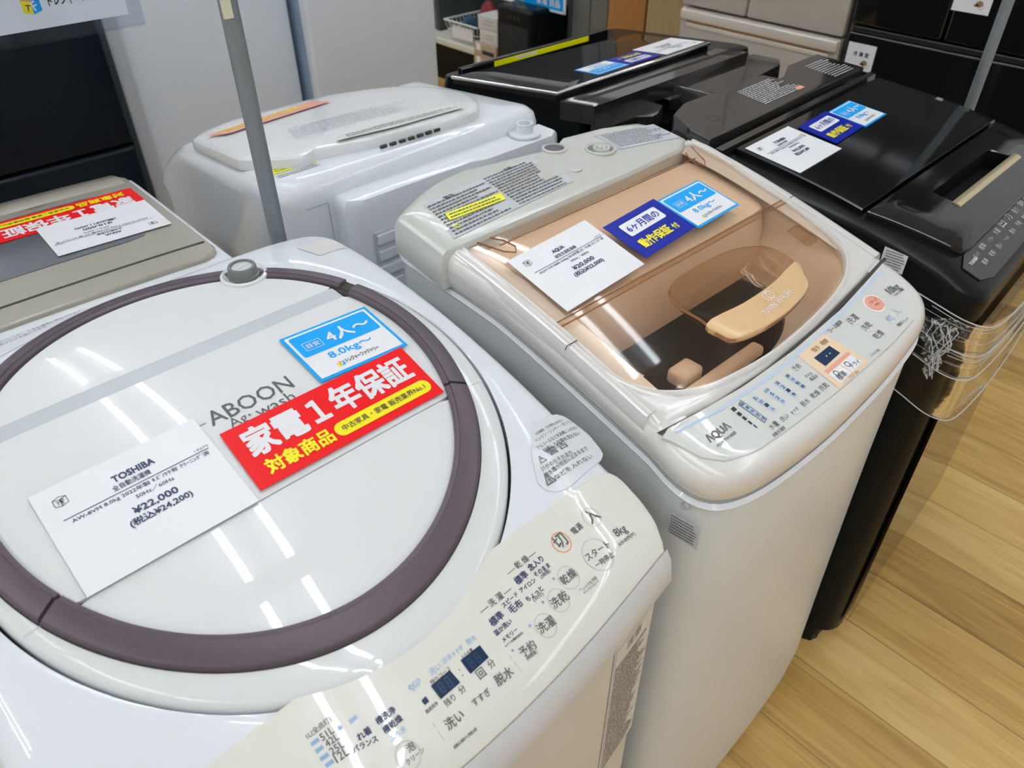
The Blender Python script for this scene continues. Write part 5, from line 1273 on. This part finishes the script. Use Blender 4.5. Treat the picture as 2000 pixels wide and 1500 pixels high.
for k in range(5):
    w = r.uniform(.028, .042); h = .20+.03*k%.07+.02
    mb = MB(); mb.box(XS+.05, XS+.22, y, y+w, .252, .252+h, mat('binder_%d' % k, SP[k][0], .5), .002)
    mb.box(XS+.0485, XS+.05, y+.004, y+w-.004, .30, .33, (SALMON, PAPER, CARDBLUE, INKGREY, PAPER)[k])
    tag(mb.build('binder'), SP[k][1]+' binder standing on the cream shelf by the grey-white fridge', 'binder', 'binders on the cream shelf'); y += w+.004
bz = .0
def carton(y0, y1, z0, z1, label, m=CARDBOARD, x0=XS-.16, x1=XS-.02):
    t = thing('carton', ((x0+x1)/2, (y0+y1)/2, z0), label, 'box')
    MB().box(x0, x1, y0, y1, z0, z1, m, .003).build('carton_body', t)
    mb = MB(); mb.box(x0-.001, x0+.001, y0+.02, y0+(y1-y0)*.62, z0+(z1-z0)*.18, z0+(z1-z0)*.5, INK); mb.build('black_print', t)
    mb = MB(); mb.box(x0-.0012, x0+.001, y0+(y1-y0)*.70, y0+(y1-y0)*.88, z0+(z1-z0)*.45, z0+(z1-z0)*.95, PAPER); mb.build('white_tag', t)
carton(3.192, 3.378, .0, .105, 'brown cardboard box at the floor, lowest of the stack by the shelf end')
carton(3.192, 3.375, .106, .211, 'brown cardboard box second from the bottom of the stack by the shelf end')
carton(3.192, 3.376, .212, .292, 'brown cardboard box third from the bottom of the stack by the shelf end')
carton(3.192, 3.374, .293, .357, 'brown cardboard box topmost of its stack, just below the white boxes')
def wbox(y0, y1, z0, z1, label):
    mb = MB(); mb.box(XS-.15, XS-.02, y0, y1, z0, z1, mat('white_box', (.66, .65, .62), .5), .003)
    lines_of_print(mb, (y0+.03, z0+.02), (y1-.03, z0+.02), (y0+.03, z1-.015), 2, INKFAINT, lambda a, b: (XS-.1512, a, b), .25, 3)
    tag(mb.build('white_box'), label, 'box')
wbox(3.192, 3.335, .358, .427, 'flat white box lying on the stack of brown boxes')
wbox(3.192, 3.345, .428, .498, 'white printed box on top of the stack of boxes')
mb = MB(); pts = [(XS-.30, 3.62, .004), (XS-.22, 3.75, .004), (XS-.10, 3.95, .004), (XS-.14, 4.15, .004), (XS-.05, 4.40, .004)]
mb.tube(pts, .004, WIREW, 8); tag(mb.build('power_cable'), 'white cable lying on the floor in front of the cream shelf', 'cable')
sp = thing('floor_cabinet', (2.95, 3.03, 0), 'black floor cabinet beside the stack of boxes, under a blue sign', 'cabinet')
MB().box(2.82, 3.09, 2.905, 3.165, .02, .58, BLACKSAT, .02).build('cabinet', sp)
mb = MB(); mb.box(2.817, 2.821, 2.93, 3.14, .06, .50, mat('black_grille', (.008, .008, .009), .8), .001); mb.build('front_panel', sp)
mb = MB()
for k in range(4): mb.box(2.817, 2.821, 2.99+.028*k, 3.008+.028*k, .525, .545, DKGREY)
mb.build('control_buttons', sp)
for x in (2.85, 3.06):
    for y in (2.94, 3.13): MB().lathe((x, y, 0), [(.015, 0), (.015, .022)], BLACKSAT, 12).build('foot', sp)
mb = MB(); mb.box(XS-.052, XS-.047, 2.815, 3.30, .575, .70, CARDBLUE)
mb.box(XS-.0535, XS-.0465, 2.805, 3.30, .566, .576, PAPER); mb.box(XS-.0535, XS-.0465, 2.803, 2.815, .566, .70, PAPER)
fbs = lambda a, b: (XS-.0535, 3.29-a, b)
text(mb, '音響', (.02, .605), (.22, .605), PAPER, fbs, .03, h=.075); text(mb, '家電 良品', (.29, .590), (.45, .590), PAPER, fbs, .02, h=.035)
lines_of_print(mb, (.05, .583), (.20, .583), (.05, .597), 1, YELLOW, fbs, .8, 4, .1)
mb.box(XS-.047, XS-.043, 2.93, 2.95, .5802, .60, PAPER); mb.box(XS-.047, XS-.043, 3.10, 3.12, .5802, .60, PAPER)
tag(mb.build('sign_board'), 'blue sign with white lettering above the black floor cabinet', 'sign')
cg = thing('metal_cabinet', (XS+.25, 2.69, 0), 'olive grey two-door cabinet left of the orange wooden one', 'cabinet')
MB().box(XS+.02, XS+.5, 2.575, 2.805, .0, 1.5, CABGREY, .004).build('cabinet', cg)
for a, b in ((2.578, 2.684), (2.690, 2.802)): 
    d = MB().box(XS, XS+.018, a, b, .04, 1.49, CABGREY, .003).build('door', cg)
MB().lathe((XS-.004, 2.71, .45), [(.010, 0), (.010, .012), (.004, .014)], SILVER, 16).build('knob', cg)
ow = thing('wooden_cabinet', (XS+.25, 2.46, 0), 'orange wooden cabinet beside the olive grey cabinet', 'cabinet')
MB().box(XS+.012, XS+.5, 2.345, 2.572, .0, 1.5, WOODO, .004).build('cabinet', ow)
MB().box(XS-.006, XS+.011, 2.35, 2.568, .05, 1.48, WOODO, .003).build('door', ow)
tw = thing('wooden_cabinet', (XS+.25, 2.25, 0), 'tan wooden cabinet between the orange cabinet and the beige fridge', 'cabinet')
MB().box(XS+.012, XS+.5, 2.05, 2.342, .0, 1.5, WOODT, .004).build('cabinet', tw)
MB().box(XS-.006, XS+.011, 2.055, 2.338, .05, 1.48, WOODT, .003).build('door', tw)
